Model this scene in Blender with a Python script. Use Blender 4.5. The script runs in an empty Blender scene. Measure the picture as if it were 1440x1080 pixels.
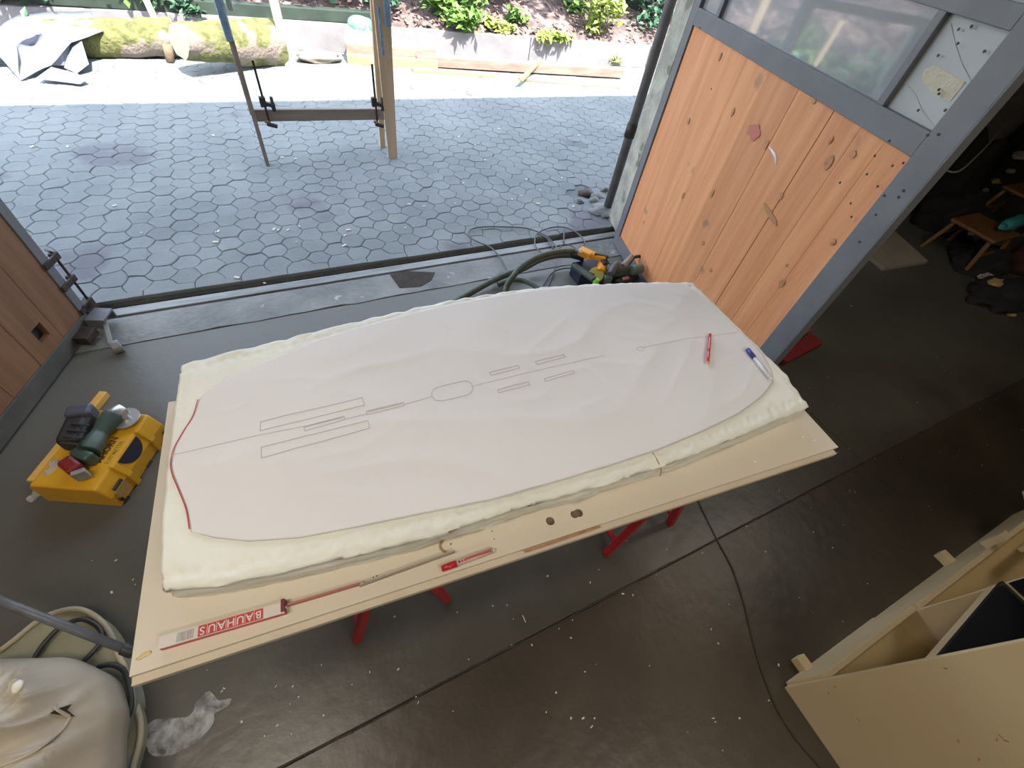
import bpy, bmesh, math, random
from mathutils import Vector, Matrix, noise
random.seed(7)
R = math.radians
sc = bpy.context.scene
COL = sc.collection

# ------------------------------------------------------------------ camera, sky, sun, lamps, exposure
CAMZ = 1.9
FPX = 618.45
CM = Matrix.Rotation(R(-33.913), 3, 'Z') @ Matrix.Rotation(R(40.757), 3, 'X') @ Matrix.Rotation(R(11.304), 3, 'Z')
cd = bpy.data.cameras.new('camera'); cam = bpy.data.objects.new('camera', cd); COL.objects.link(cam)
cam.matrix_world = Matrix.Translation((0, 0, CAMZ)) @ CM.to_4x4()
cd.sensor_width = 36; cd.lens = FPX / 1440 * 36; cd.clip_start = 0.02
sc.camera = cam
sc.view_settings.view_transform = 'Standard'; sc.view_settings.look = 'None'
sc.view_settings.gamma = 1; sc.view_settings.use_curve_mapping = False
sc.view_settings.exposure = 0.85

w = bpy.data.worlds.new('sky'); sc.world = w; w.use_nodes = True
wn = w.node_tree; wn.nodes.clear()
sky = wn.nodes.new('ShaderNodeTexSky'); sky.sky_type = 'NISHITA'; sky.sun_disc = False
sky.sun_elevation = R(58); sky.sun_rotation = R(200); sky.altitude = 200
bg = wn.nodes.new('ShaderNodeBackground'); bg.inputs['Strength'].default_value = 0.85
wo = wn.nodes.new('ShaderNodeOutputWorld')
hs_ = wn.nodes.new('ShaderNodeHueSaturation'); hs_.inputs['Saturation'].default_value = .5
wn.links.new(sky.outputs[0], hs_.inputs['Color']); wn.links.new(hs_.outputs[0], bg.inputs[0]); wn.links.new(bg.outputs[0], wo.inputs[0])

sd = bpy.data.lights.new('sun', 'SUN'); sd.energy = 9; sd.angle = R(0.6); sd.color = (1, .95, .86)
sun = bpy.data.objects.new('sun', sd); COL.objects.link(sun)
SUNDIR = Vector((-0.12, 0.50, -0.86)).normalized()
sun.rotation_euler = SUNDIR.to_track_quat('-Z', 'Y').to_euler()

def lamp(name, loc, energy, sx, sy, col, rot=(0, 0, 0)):
    d = bpy.data.lights.new(name, 'AREA'); d.shape = 'RECTANGLE'; d.size = sx; d.size_y = sy; d.energy = energy; d.color = col
    o = bpy.data.objects.new(name, d); COL.objects.link(o); o.location = loc; o.rotation_euler = rot
    return o
LAMPS = [((-1.3, .2, 2.93), 'warm tube lamp on the ceiling above the tool case'), ((3.4, .3, 2.93), 'warm tube lamp on the ceiling near the dark corner'),
         ((.9, -1.4, 2.93), 'warm tube lamp on the ceiling above the cream cabinet'), ((.9, -3.4, 2.93), 'warm tube lamp on the ceiling near the back wall')]
for (L, _), e_ in zip(LAMPS, (19, 7, 17, 17)): lamp('tube_light', L, e_, 1.4, .3, (1, .885, .74))

# ------------------------------------------------------------------ pixel rays of the calibrated photograph (1440 x 1080)
def ray(px, py): return CM @ Vector(((px - 720) / FPX, -(py - 540) / FPX, -1))
def P(px, py, z=0.0):
    r = ray(px, py); return Vector((0, 0, CAMZ)) + r * ((z - CAMZ) / r.z)
def PY(px, py, Y):
    r = ray(px, py); return Vector((0, 0, CAMZ)) + r * (Y / r.y)
def PPL(px, py, p0, n):
    r = ray(px, py); o = Vector((0, 0, CAMZ)); return o + r * ((Vector(p0) - o).dot(n) / r.dot(n))
def proj(v):
    d = CM.transposed() @ (Vector(v) - Vector((0, 0, CAMZ)))
    if d.z > -.01: return None
    return 720 + FPX * d.x / -d.z, 540 - FPX * d.y / -d.z

# ------------------------------------------------------------------ materials
MATS = {}
def mat(name, c1, c2=None, scale=4, rough=.6, bump=0, bscale=None, metal=0, detail=5, contrast=(.35, .65),
        stretch=(1, 1, 1), spec=.5, coat=0, trans=0, alpha=1, c3=None, s3=30, t3=.68, subs=0, perpart=0):
    if name in MATS: return MATS[name]
    m = bpy.data.materials.new(name); MATS[name] = m; m.use_nodes = True
    nt = m.node_tree; b = nt.nodes['Principled BSDF']
    b.inputs['Roughness'].default_value = rough; b.inputs['Metallic'].default_value = metal
    b.inputs['Specular IOR Level'].default_value = spec
    b.inputs['Coat Weight'].default_value = coat; b.inputs['Coat Roughness'].default_value = .04
    b.inputs['Transmission Weight'].default_value = trans; b.inputs['Alpha'].default_value = alpha
    if subs: b.inputs['Subsurface Weight'].default_value = subs; b.inputs['Subsurface Radius'].default_value = (.02, .02, .015)
    b.inputs['Base Color'].default_value = (*c1, 1)
    tc = nt.nodes.new('ShaderNodeTexCoord'); mp = nt.nodes.new('ShaderNodeMapping'); mp.inputs['Scale'].default_value = stretch
    nt.links.new(tc.outputs['Object'], mp.inputs[0])
    src = None
    if c2:
        n = nt.nodes.new('ShaderNodeTexNoise'); n.inputs['Scale'].default_value = scale; n.inputs['Detail'].default_value = detail
        n.inputs['Roughness'].default_value = .6
        nt.links.new(mp.outputs[0], n.inputs['Vector'])
        r = nt.nodes.new('ShaderNodeValToRGB'); r.color_ramp.elements[0].position = contrast[0]; r.color_ramp.elements[1].position = contrast[1]
        r.color_ramp.elements[0].color = (*c1, 1); r.color_ramp.elements[1].color = (*c2, 1)
        nt.links.new(n.outputs[0], r.inputs[0]); src = r.outputs[0]
    if c3:
        n3 = nt.nodes.new('ShaderNodeTexNoise'); n3.inputs['Scale'].default_value = s3; n3.inputs['Detail'].default_value = 3
        nt.links.new(tc.outputs['Object'], n3.inputs['Vector'])
        r3 = nt.nodes.new('ShaderNodeValToRGB'); r3.color_ramp.elements[0].position = t3; r3.color_ramp.elements[1].position = t3 + .05
        nt.links.new(n3.outputs[0], r3.inputs[0])
        mx = nt.nodes.new('ShaderNodeMix'); mx.data_type = 'RGBA'
        nt.links.new(r3.outputs[0], mx.inputs[0])
        if src: nt.links.new(src, mx.inputs[6])
        else: mx.inputs[6].default_value = (*c1, 1)
        mx.inputs[7].default_value = (*c3, 1); src = mx.outputs[2]
    if perpart:
        oi = nt.nodes.new('ShaderNodeObjectInfo'); mr = nt.nodes.new('ShaderNodeMapRange')
        mr.inputs[3].default_value = 1 - perpart; mr.inputs[4].default_value = 1 + perpart
        nt.links.new(oi.outputs['Random'], mr.inputs[0])
        hs = nt.nodes.new('ShaderNodeHueSaturation'); nt.links.new(mr.outputs[0], hs.inputs['Value'])
        if src: nt.links.new(src, hs.inputs['Color'])
        else: hs.inputs['Color'].default_value = (*c1, 1)
        src = hs.outputs[0]
    if src: nt.links.new(src, b.inputs['Base Color'])
    if bump:
        nb = nt.nodes.new('ShaderNodeTexNoise'); nb.inputs['Scale'].default_value = bscale or scale * 4; nb.inputs['Detail'].default_value = 6
        nt.links.new(mp.outputs[0], nb.inputs['Vector'])
        bp = nt.nodes.new('ShaderNodeBump'); bp.inputs['Strength'].default_value = bump; bp.inputs['Distance'].default_value = .02
        nt.links.new(nb.outputs[0], bp.inputs['Height']); nt.links.new(bp.outputs[0], b.inputs['Normal'])
    return m

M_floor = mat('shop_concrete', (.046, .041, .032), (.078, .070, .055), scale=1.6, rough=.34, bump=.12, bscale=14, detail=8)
M_floor2 = mat('brown_shop_concrete', (.034, .026, .017), (.060, .047, .032), scale=1.6, rough=.36, bump=.12, bscale=14, detail=8)
M_apron = mat('apron_concrete', (.13, .14, .14), (.23, .24, .235), scale=3, rough=.6, bump=.4, bscale=25, c3=(.40, .39, .37), s3=9, t3=.66)
def doorway_tone():   # far slab colour grows paler towards the doorway, broken by noise
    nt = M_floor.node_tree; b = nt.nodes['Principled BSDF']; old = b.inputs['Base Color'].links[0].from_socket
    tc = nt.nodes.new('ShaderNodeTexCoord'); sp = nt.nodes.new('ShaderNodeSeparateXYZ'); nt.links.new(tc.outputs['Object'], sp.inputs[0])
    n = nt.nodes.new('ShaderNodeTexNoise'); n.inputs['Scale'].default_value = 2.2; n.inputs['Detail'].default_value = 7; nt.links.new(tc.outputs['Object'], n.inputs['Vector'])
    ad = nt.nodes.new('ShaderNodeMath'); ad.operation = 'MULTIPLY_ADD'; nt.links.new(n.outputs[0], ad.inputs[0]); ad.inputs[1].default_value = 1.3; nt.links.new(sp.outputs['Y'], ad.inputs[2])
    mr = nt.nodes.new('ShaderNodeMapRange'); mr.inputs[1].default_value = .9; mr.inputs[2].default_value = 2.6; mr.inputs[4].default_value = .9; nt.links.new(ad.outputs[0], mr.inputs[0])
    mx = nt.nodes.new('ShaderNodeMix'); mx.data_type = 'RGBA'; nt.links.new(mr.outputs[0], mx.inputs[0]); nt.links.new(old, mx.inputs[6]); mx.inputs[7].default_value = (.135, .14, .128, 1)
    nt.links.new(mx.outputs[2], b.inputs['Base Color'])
doorway_tone()
M_dark = mat('dark_gap', (.025, .02, .016), (.05, .04, .03), scale=10, rough=.9, bump=.4)
M_paver = mat('paving_concrete', (.165, .19, .20), (.22, .245, .25), scale=1.6, rough=.8, bump=.25, bscale=60, c3=(.14, .145, .165), s3=1.1, t3=.62, perpart=.07)
M_bed = mat('joint_sand', (.13, .145, .15), (.175, .19, .19), scale=12, rough=1, bump=.5)
M_soil = mat('leaf_litter', (.10, .07, .065), (.24, .175, .17), scale=6, rough=.95, bump=1, bscale=30, c3=(.10, .075, .07), s3=3, t3=.56)
M_wall = mat('lime_plaster', (.20, .19, .17), (.28, .26, .23), scale=2, rough=.9, bump=.3)
M_wall_dark = mat('dark_wall', (.02, .016, .012), (.045, .035, .026), scale=2, rough=.95, bump=.4)  # near-black brown tone of the right wall
M_ceil = mat('wood_ceiling', (.16, .13, .10), (.22, .18, .14), scale=3, rough=.9)
M_jamb = mat('jamb_concrete', (.25, .25, .21), (.42, .41, .34), scale=7, rough=.85, bump=.5, bscale=40, c3=(.17, .17, .12), s3=5, t3=.6)
M_rail = mat('worn_steel', (.16, .17, .17), (.28, .29, .29), scale=8, rough=.5, metal=.3, bump=.2, stretch=(.3, 2, 1))
M_doorframe = mat('grey_door_paint', (.115, .125, .14), (.145, .155, .17), scale=5, rough=.5, bump=.1, c3=(.05, .05, .05), s3=45, t3=.74)
M_plank = mat('orange_boards', (.56, .235, .10), (.66, .315, .145), scale=3, rough=.6, bump=.15, bscale=8, stretch=(6, 6, .5), perpart=.08, c3=(.34, .19, .10), s3=4.5, t3=.66)
M_knot = mat('wood_knot', (.33, .16, .075), (.50, .25, .115), scale=40, rough=.6)
M_brown = mat('brown_boards', (.17, .085, .045), (.24, .125, .065), scale=3, rough=.6, bump=.15, stretch=(6, 6, .5), perpart=.06)
M_brownframe = mat('dark_door_frame', (.07, .07, .065), (.11, .11, .10), scale=6, rough=.55)
M_glass = mat('dusty_pane', (.20, .225, .24), (.27, .29, .30), scale=2, rough=.5, coat=1, spec=.5, c3=(.24, .25, .26), s3=3, t3=.6)
M_glass2 = mat('frosted_pane', (.33, .36, .37), (.40, .425, .43), scale=2, rough=.5)
M_glass.node_tree.nodes['Principled BSDF'].inputs['Coat IOR'].default_value = 2.3
M_iron = mat('black_iron', (.035, .028, .024), (.07, .055, .045), scale=20, rough=.6, metal=.5)
M_slab = mat('cream_laminate', (.63, .575, .47), (.66, .605, .50), scale=1.5, rough=.45, c3=(.52, .46, .36), s3=6, t3=.68)
M_slab_edge = mat('cream_edge', (.55, .48, .37), (.60, .53, .42), scale=9, rough=.6)
M_foam = mat('hard_foam', (.77, .785, .71), (.81, .825, .755), scale=6, rough=.9, bump=.07, bscale=70, subs=.15)
M_paper = mat('white_paper', (.72, .705, .695), (.75, .735, .722), scale=2.2, rough=.65)
M_ink = mat('printed_ink', (.47, .45, .445), rough=.8)
M_redink = mat('red_ink', (.55, .05, .06), rough=.7)
M_red = mat('red_enamel', (.42, .018, .022), (.34, .015, .02), scale=12, rough=.4)
M_redplastic = mat('red_plastic', (.50, .02, .03), rough=.3)
M_white = mat('white_plastic', (.68, .70, .72), rough=.3)
M_bluecap = mat('blue_plastic', (.03, .05, .26), rough=.3)
M_yellow = mat('yellow_plastic', (.66, .36, .02), (.60, .32, .02), scale=6, rough=.42)
M_yellow_wood = mat('yellow_wood', (.72, .45, .12), (.62, .36, .08), scale=8, rough=.5)
M_green = mat('green_tool_plastic', (.045, .075, .065), (.06, .095, .08), scale=9, rough=.4)
M_black = mat('black_rubber', (.018, .018, .02), (.03, .03, .034), scale=12, rough=.5)
M_navy = mat('navy_plastic', (.012, .018, .04), rough=.4)
M_steel = mat('bright_steel', (.55, .55, .54), rough=.3, metal=.8)
M_lime = mat('lime_plastic', (.25, .80, .10), rough=.4)
M_orange = mat('orange_tool_plastic', (.75, .33, .02), rough=.4)
M_hose = mat('green_hose', (.06, .085, .07), (.085, .115, .095), scale=15, rough=.5)
M_cable = mat('grey_cable', (.07, .085, .10), rough=.5)
M_clear = mat('clear_film', (.62, .64, .62), (.72, .74, .72), scale=30, rough=.2, bump=.5, alpha=.6)
M_sack = mat('milky_film', (.41, .36, .28), (.49, .44, .355), scale=3, rough=.42, bump=.12, bscale=9)
M_pad = mat('olive_canvas', (.20, .20, .13), (.30, .27, .17), scale=3.5, rough=.85, bump=.2, c3=(.17, .21, .20), s3=2.2, t3=.55)
M_piping = mat('tan_piping', (.36, .32, .22), rough=.8)
M_cream = mat('cream_paint', (.62, .48, .27), (.66, .52, .305), scale=3, rough=.5, c3=(.40, .30, .18), s3=16, t3=.76)
M_blackglass = mat('dark_glass', (.014, .014, .016), (.02, .02, .022), scale=4, rough=.25)
M_timber = mat('planed_timber', (.52, .40, .27), (.62, .49, .34), scale=3, rough=.7, bump=.15, stretch=(5, 5, .6))
M_timber2 = mat('weathered_timber', (.22, .19, .17), (.30, .26, .23), scale=3, rough=.8, bump=.2, stretch=(.6, 5, 5))
M_redwood = mat('reddish_beam', (.26, .15, .12), (.36, .24, .20), scale=3, rough=.8, bump=.2, stretch=(.5, 6, 6))
M_yellowbeam = mat('yellow_board', (.34, .24, .12), (.42, .31, .17), scale=3, rough=.8, stretch=(.5, 6, 6))
M_bluetape = mat('blue_film', (.16, .27, .42), (.28, .40, .52), scale=18, rough=.3, bump=.4)
M_moss = mat('mossy_bark', (.075, .082, .028), (.20, .20, .075), scale=9, rough=.95, bump=1, bscale=30, c3=(.22, .18, .15), s3=4, t3=.53)
M_cut = mat('sawn_wood', (.24, .20, .165), (.32, .28, .23), scale=5, rough=.85)
M_tarp = mat('silver_tarp', (.17, .185, .24), (.225, .24, .295), scale=3, rough=.38, bump=.2, bscale=14)
M_wallboard = mat('grey_edging', (.20, .19, .20), (.26, .245, .255), scale=3, rough=.85, bump=.3)
M_darkgreen = mat('dark_green_beam', (.02, .035, .026), (.035, .055, .04), scale=4, rough=.7)
M_teal = mat('teal_plastic', (.05, .30, .30), rough=.5)
M_leaf = mat('green_leaves', (.05, .14, .02), (.17, .30, .06), scale=7, rough=.5)
M_leaf2 = mat('yellow_green_leaves', (.20, .30, .04), (.36, .42, .10), scale=7, rough=.5)
M_leaf3 = mat('dark_leaves', (.02, .07, .035), (.06, .14, .08), scale=7, rough=.5)
M_stem = mat('brown_stem', (.12, .085, .05), (.2, .15, .1), scale=14, rough=.9)
M_chip = mat('pale_chips', (.55, .50, .42), rough=.8)
M_powder = mat('white_powder', (.42, .425, .41), (.17, .17, .16), scale=9, rough=.95, bump=.3, contrast=(.4, .75))
def powder_alpha():
    nt = M_powder.node_tree; n = nt.nodes.new('ShaderNodeTexNoise'); n.inputs['Scale'].default_value = 22; n.inputs['Detail'].default_value = 8
    r = nt.nodes.new('ShaderNodeValToRGB'); r.color_ramp.elements[0].position = .35; r.color_ramp.elements[1].position = .62
    tc = nt.nodes.new('ShaderNodeTexCoord'); nt.links.new(tc.outputs['Object'], n.inputs['Vector'])
    nt.links.new(n.outputs[0], r.inputs[0]); nt.links.new(r.outputs[0], nt.nodes['Principled BSDF'].inputs['Alpha'])
powder_alpha()
M_oldboard = mat('dusty_board', (.30, .27, .22), (.36, .33, .27), scale=4, rough=.8)
M_heap = mat('black_cloth', (.010, .010, .011), (.022, .02, .019), scale=6, rough=.95, bump=.5)
M_heap2 = mat('dark_red_cloth', (.05, .016, .014), (.07, .025, .02), scale=6, rough=.95, bump=.5)
M_oldwood = mat('old_varnished_wood', (.15, .07, .02), (.22, .11, .03), scale=8, rough=.55, stretch=(3, 3, .7))
M_purple = mat('faded_purple_stain', (.47, .16, .12), rough=.8)
M_tealstain = mat('green_stain', (.40, .21, .10), rough=.8)
M_scrapw = mat('pale_scrap', (.42, .38, .32), rough=.8)
M_scrapy = mat('ochre_scrap', (.42, .30, .12), rough=.8)
def emat(name, col, s):
    m = bpy.data.materials.new(name); m.use_nodes = True; b = m.node_tree.nodes['Principled BSDF']
    b.inputs['Emission Color'].default_value = (*col, 1); b.inputs['Emission Strength'].default_value = s; b.inputs['Base Color'].default_value = (*col, 1)
    return m
M_tube = emat('lamp_tube', (1, .85, .7), 4)

# ------------------------------------------------------------------ building helpers
ORG = {}
def link(o): COL.objects.link(o); return o
def tag(o, label=None, cat=None, group=None, kind=None):
    if label: o['label'] = label
    if cat: o['category'] = cat
    if group: o['group'] = group
    if kind: o['kind'] = kind
    return o
def root(name, loc, label, cat, group=None, kind=None):
    o = link(bpy.data.objects.new(name, None)); o.location = loc; o.empty_display_size = .05
    ORG[o.name] = Vector(loc); return tag(o, label, cat, group, kind)

class MB:
    """collects world-space shapes; build() links them as one mesh object"""
    def __init__(s): s.b = bmesh.new(); s.smooth = False
    def poly(s, vs, faces):
        bv = [s.b.verts.new(v) for v in vs]
        for f in faces:
            try: s.b.faces.new([bv[i] for i in f])
            except ValueError: pass
        return s
    def box(s, c, d, rot=None, taper=1.0):
        vs = []
        for z in (-.5, .5):
            k = 1 if z < 0 else taper
            for x, y in ((-.5, -.5), (.5, -.5), (.5, .5), (-.5, .5)):
                v = Vector((x * d[0] * k, y * d[1] * k, z * d[2]))
                if rot is not None: v = rot @ v
                vs.append(v + Vector(c))
        return s.poly(vs, [(3, 2, 1, 0), (4, 5, 6, 7), (0, 1, 5, 4), (1, 2, 6, 5), (2, 3, 7, 6), (3, 0, 4, 7)])
    def beam(s, a, b, w, h, up=(0, 0, 1)):
        a = Vector(a); b = Vector(b); d = (b - a); L = d.length; d.normalize()
        sd = d.cross(Vector(up)); 
        if sd.length < 1e-4: sd = d.cross(Vector((1, 0, 0)))
        sd.normalize(); u = sd.cross(d).normalized()
        rot = Matrix((d, sd, u)).transposed()
        return s.box((a + b) / 2, (L, w, h), rot)
    def prism(s, pts, z0, z1):
        n = len(pts); vs = [(p[0], p[1], z0) for p in pts] + [(p[0], p[1], z1) for p in pts]
        return s.poly(vs, [tuple(range(n))[::-1], tuple(range(n, 2 * n))] + [(i, (i + 1) % n, n + (i + 1) % n, n + i) for i in range(n)])
    def tube(s, pts, r, n=8, cap=True):
        pts = [Vector(p) for p in pts]; rs = r if isinstance(r, (list, tuple)) else [r] * len(pts)
        rings = []; prev = None
        for i, p in enumerate(pts):
            t = (pts[min(i + 1, len(pts) - 1)] - pts[max(i - 1, 0)]).normalized()
            if prev is None:
                a = t.cross(Vector((0, 0, 1)));
                if a.length < .1: a = t.cross(Vector((1, 0, 0)))
            else: a = prev - t * prev.dot(t)
            a.normalize(); prev = a; b = t.cross(a)
            rings.append([s.b.verts.new(p + (a * math.cos(2 * math.pi * k / n) + b * math.sin(2 * math.pi * k / n)) * rs[i]) for k in range(n)])
        for i in range(len(rings) - 1):
            for k in range(n):
                f = s.b.faces.new((rings[i][k], rings[i][(k + 1) % n], rings[i + 1][(k + 1) % n], rings[i + 1][k])); f.smooth = n > 6
        if cap: s.b.faces.new(rings[0][::-1]); s.b.faces.new(rings[-1])
        return s
    def blob(s, c, d, amp=.15, freq=3, sub=3, seed=0, rot=None, flat=None):
        r = bmesh.ops.create_icosphere(s.b, subdivisions=sub, radius=1)
        for v in r['verts']:
            q = v.co.copy(); k = 1 + amp * noise.noise(q * freq + Vector((seed, seed * 2.3, 0)))
            q = Vector((q.x * d[0], q.y * d[1], q.z * d[2])) * k
            if flat is not None: q.z = max(q.z, flat)
            if rot is not None: q = rot @ q
            v.co = q + Vector(c)
        for f in {f for v in r['verts'] for f in v.link_faces}: f.smooth = True
        return s
    def ell(s, c, d, rot=None, sub=2):
        return s.blob(c, d, 0, 1, sub, 0, rot)
    def build(s, name, m, parent=None, bevel=0, loc=None, smooth=None, kind=None, subs=0, label=None):
        me = bpy.data.meshes.new(name); o = bpy.data.objects.new(name, me)
        if parent is not None:
            org = ORG[parent.name]
        else:
            if loc is None:
                n = max(1, len(s.b.verts)); c = Vector((0, 0, 0)); mz = 1e9
                for v in s.b.verts: c += v.co; mz = min(mz, v.co.z)
                loc = Vector((c.x / n, c.y / n, mz))
            org = Vector(loc); o.location = org
        for v in s.b.verts: v.co -= org
        bmesh.ops.recalc_face_normals(s.b, faces=s.b.faces)
        if smooth is not None:
            for f in s.b.faces: f.smooth = smooth
        s.b.to_mesh(me); s.b.free()
        me.materials.append(m); link(o)
        if parent is not None: o.parent = parent
        if kind: o['kind'] = kind
        if label: o['label'] = label
        ORG[o.name] = org
        if bevel:
            bm = o.modifiers.new('b', 'BEVEL'); bm.width = bevel; bm.segments = 2; bm.limit_method = 'ANGLE'
        if subs:
            sm = o.modifiers.new('s', 'SUBSURF'); sm.levels = subs; sm.render_levels = subs
        return o
def fix_child(o, parent):
    """a grandchild's origin equals its parent's origin, so its offset is zero"""
    return o
def spline(pts, n=8, closed=False):
    pts = [Vector(p) for p in pts]; out = []; N = len(pts)
    rng = N if closed else N - 1
    for i in range(rng):
        if closed: p0, p1, p2, p3 = pts[i - 1], pts[i], pts[(i + 1) % N], pts[(i + 2) % N]
        else: p0, p1, p2, p3 = pts[max(i - 1, 0)], pts[i], pts[i + 1], pts[min(i + 2, N - 1)]
        for k in range(n):
            t = k / n
            out.append(.5 * ((2 * p1) + (p2 - p0) * t + (2 * p0 - 5 * p1 + 4 * p2 - p3) * t * t + (3 * p1 - p0 - 3 * p2 + p3) * t ** 3))
    if not closed: out.append(pts[-1].copy())
    return out
def RM(x=None, z=None):
    """rotation matrix whose x axis is x and z axis close to z"""
    x = Vector(x).normalized(); z = Vector(z or (0, 0, 1)); y = z.cross(x).normalized(); z = x.cross(y)
    return Matrix((x, y, z)).transposed()
def text(body, size, m, parent, loc, x, z, name='lettering', ext=.0004, align='CENTER', off=0):
    c = bpy.data.curves.new(name, 'FONT'); c.body = body; c.size = size; c.extrude = ext; c.offset = off
    c.align_x = align; c.align_y = 'CENTER'; c.materials.append(m)
    tmp = bpy.data.objects.new('tmp', c); link(tmp); bpy.context.view_layer.update()
    me = bpy.data.meshes.new_from_object(tmp.evaluated_get(bpy.context.evaluated_depsgraph_get())); bpy.data.objects.remove(tmp)
    o = link(bpy.data.objects.new(name, me)); o.parent = parent
    o.matrix_basis = Matrix.Translation(Vector(loc) - ORG[parent.name]) @ RM(x, z).to_4x4()
    ORG[o.name] = Vector(loc); return o

# ================================================================== GROUND AND SHELL
JY = .18
fl = root('floor', (0, 0, 0), 'dark stained concrete workshop floor of big slabs under the table', 'floor', kind='structure')
for (x0, x1, y0, y1) in ((-4, 8.6, JY + .005, 2.285), (-4, 8.6, -5, JY - .005)):
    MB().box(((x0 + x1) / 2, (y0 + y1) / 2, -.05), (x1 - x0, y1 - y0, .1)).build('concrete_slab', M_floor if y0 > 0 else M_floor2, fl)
MB().box((1.5, JY, -.03), (11, .02, .045)).build('slab_joint', M_dark, fl)
# worn, wandering crack along the joint
b = MB(); pts = []
for i in range(140):
    x = -2 + i * .06
    f_ = lambda t: JY + .009 * noise.noise(Vector((t * 3, 0, 0))) + .004 * noise.noise(Vector((t * 11, 0, 0)))
    b.beam((x - .031, f_(x - .03), .0006), (x + .031, f_(x + .03), .0006), .004 + .008 * abs(noise.noise(Vector((x * 5, 3, 0)))), .0012)
b.build('crack', M_dark, fl, kind='stuff')
# hairline cracks
for pl in ([(1140, 580), (1165, 605), (1207, 643)], [(1233, 672), (1262, 695), (1290, 728)]):
    b = MB(); q = spline([P(*p, .0008) for p in pl], 5)
    for i in range(len(q) - 1): b.beam(q[i], q[i + 1], .006, .001)
    b.build('crack', M_dark, fl)

# threshold
ap = MB()
n = 90; vs = []; fs = []
for i in range(n + 1):
    x = -3.9 + i * 8.5 / n
    e = 2.29 + .018 * noise.noise(Vector((x * 5, 1, 0))) + .008 * noise.noise(Vector((x * 17, 1, 0)))
    vs += [(x, e, -.06), (x, e, .004), (x, 2.518, .004), (x, 2.518, -.06)]
for i in range(n):
    a = 4 * i
    fs += [(a, a + 1, a + 5, a + 4), (a + 1, a + 2, a + 6, a + 5), (a + 2, a + 3, a + 7, a + 6)]
ap.poly(vs, fs); tag(ap.build('trim_1', M_apron, loc=(0, 2.4, 0)), 'grey concrete apron strip with a ragged inner edge at the doorway', 'threshold', kind='structure')
tag(MB().box((.3, 2.575, -.02), (7.6, .066, .045)).build('trim_2', M_rail, bevel=.004), 'worn flat steel rail strip beside the dark groove in the doorway', 'rail', kind='structure')
tag(MB().box((.5, 2.45, -.085), (9, .56, .05)).build('trim_3', M_dark), 'dark dirt-filled channel between rail strip and paving stones', 'channel', kind='structure')
# broken patch in the apron
q = [P(*p, .0055) for p in ((548, 386), (570, 381), (612, 383), (607, 394), (592, 403), (562, 405))]
tag(MB().prism(q, .003, .0058).build('trim_4', M_dark), 'dark broken-out patch in the apron strip near the hose', 'patch', kind='structure')

# paving: honeycomb of wavy stones
YE = 2.688; SX = .130; HH = .150; S = SX / 1.5
def jit(x, y):
    q = Vector((x * 9.7, y * 9.7, 0)); return Vector((x + .024 * noise.noise(q), y + .024 * noise.noise(q + Vector((40, 7, 0)))))
def edge_pts(a, b2):
    ka = (round(a[0], 3), round(a[1], 3)); kb = (round(b2[0], 3), round(b2[1], 3))
    s = 1 if ka < kb else -1
    mx, my = (a[0] + b2[0]) / 2, (a[1] + b2[1]) / 2
    h = noise.noise(Vector((mx * 13.3, my * 13.3, 5.5)))
    h = (.0055 if h > 0 else -.0055) * s
    A = jit(*a); B = jit(*b2); d = B - A; nrm = Vector((-d.y, d.x)).normalized()
    return [A, A + d * .33 + nrm * h, A + d * .67 + nrm * h * .8]
cells = []
def hexv(c, r):
    cx = c * SX; cy = YE + .06 + r * HH - (HH / 2 if c % 2 else 0)
    return cx, cy, [(cx + S * math.cos(R(60 * k)), cy + S * math.sin(R(60 * k))) for k in range(6)]
def outline(v):
    o = []
    for k in range(len(v)): o += edge_pts(v[k], v[(k + 1) % len(v)])
    return o
for c in range(-36, 62):
    for r in range(0, 33):
        cx, cy, v = hexv(c, r)
        if r == 0:
            if c % 2 == 0:   # edge stone: hexagon joined with the low half of the next one
                u = hexv(c + 1, 0)[2]
                ch = [v[3], v[2], v[1], v[0], u[1]]; o = []
                for k in range(4): o += edge_pts(ch[k], ch[k + 1])
                J1 = jit(*u[1]); J0 = jit(*v[3])
                o += [J1, Vector((J1.x, YE)), Vector((cx + S, YE)), Vector((J0.x, YE))]
                cells.append((cx + S * .5, YE + .05, o))
        else: cells.append((cx, cy, outline(v)))
def stone(b, o, dz, tilt):
    n = len(o); cx = sum(p[0] for p in o) / n; cy = sum(p[1] for p in o) / n
    def ring(k, z):
        out = []
        for p in o:
            d = Vector((p[0] - cx, p[1] - cy)); L = d.length
            f = max(.2, (L - k) / L)
            x, y = cx + d.x * f, cy + d.y * f
            y = max(y, YE + .001)
            out.append((x, y, z + tilt[0] * d.x + tilt[1] * d.y))
        return out
    vs = ring(.0013, -.02) + ring(.0013, dz - .004) + ring(.0055, dz)
    fs = [tuple(range(2 * n, 3 * n))] + [(i, (i + 1) % n, n + (i + 1) % n, n + i) for i in range(n)] + [(n + i, n + (i + 1) % n, 2 * n + (i + 1) % n, 2 * n + i) for i in range(n)]
    b.poly(vs, fs)
pav = root('pavement', (1, 3, -.04), 'grey interlocking paving stones of the yard outside the doorway', 'pavement', kind='structure')
MB().box((1.8, 4.95, -.060), (13.5, 4.5, .1)).build('paving_bed', M_bed, pav)
rank = []
for i, (cx, cy, o) in enumerate(cells):
    pr = proj((cx, cy, 0)); vis = pr is not None and 0 < pr[0] < 1440 and 0 < pr[1] < 1080
    if cx > 2.55 and cy < 3.2: vis = False
    if vis and cx > 2.6 + (cy - 2.6) * .85: vis = False
    if cx < -1.25 - (cy - 2.7) * .25: vis = False
    rank.append((0 if vis else 1, cx * cx + cy * cy, i))
rank.sort(); near = {i for _, _, i in rank[:296]}
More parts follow.
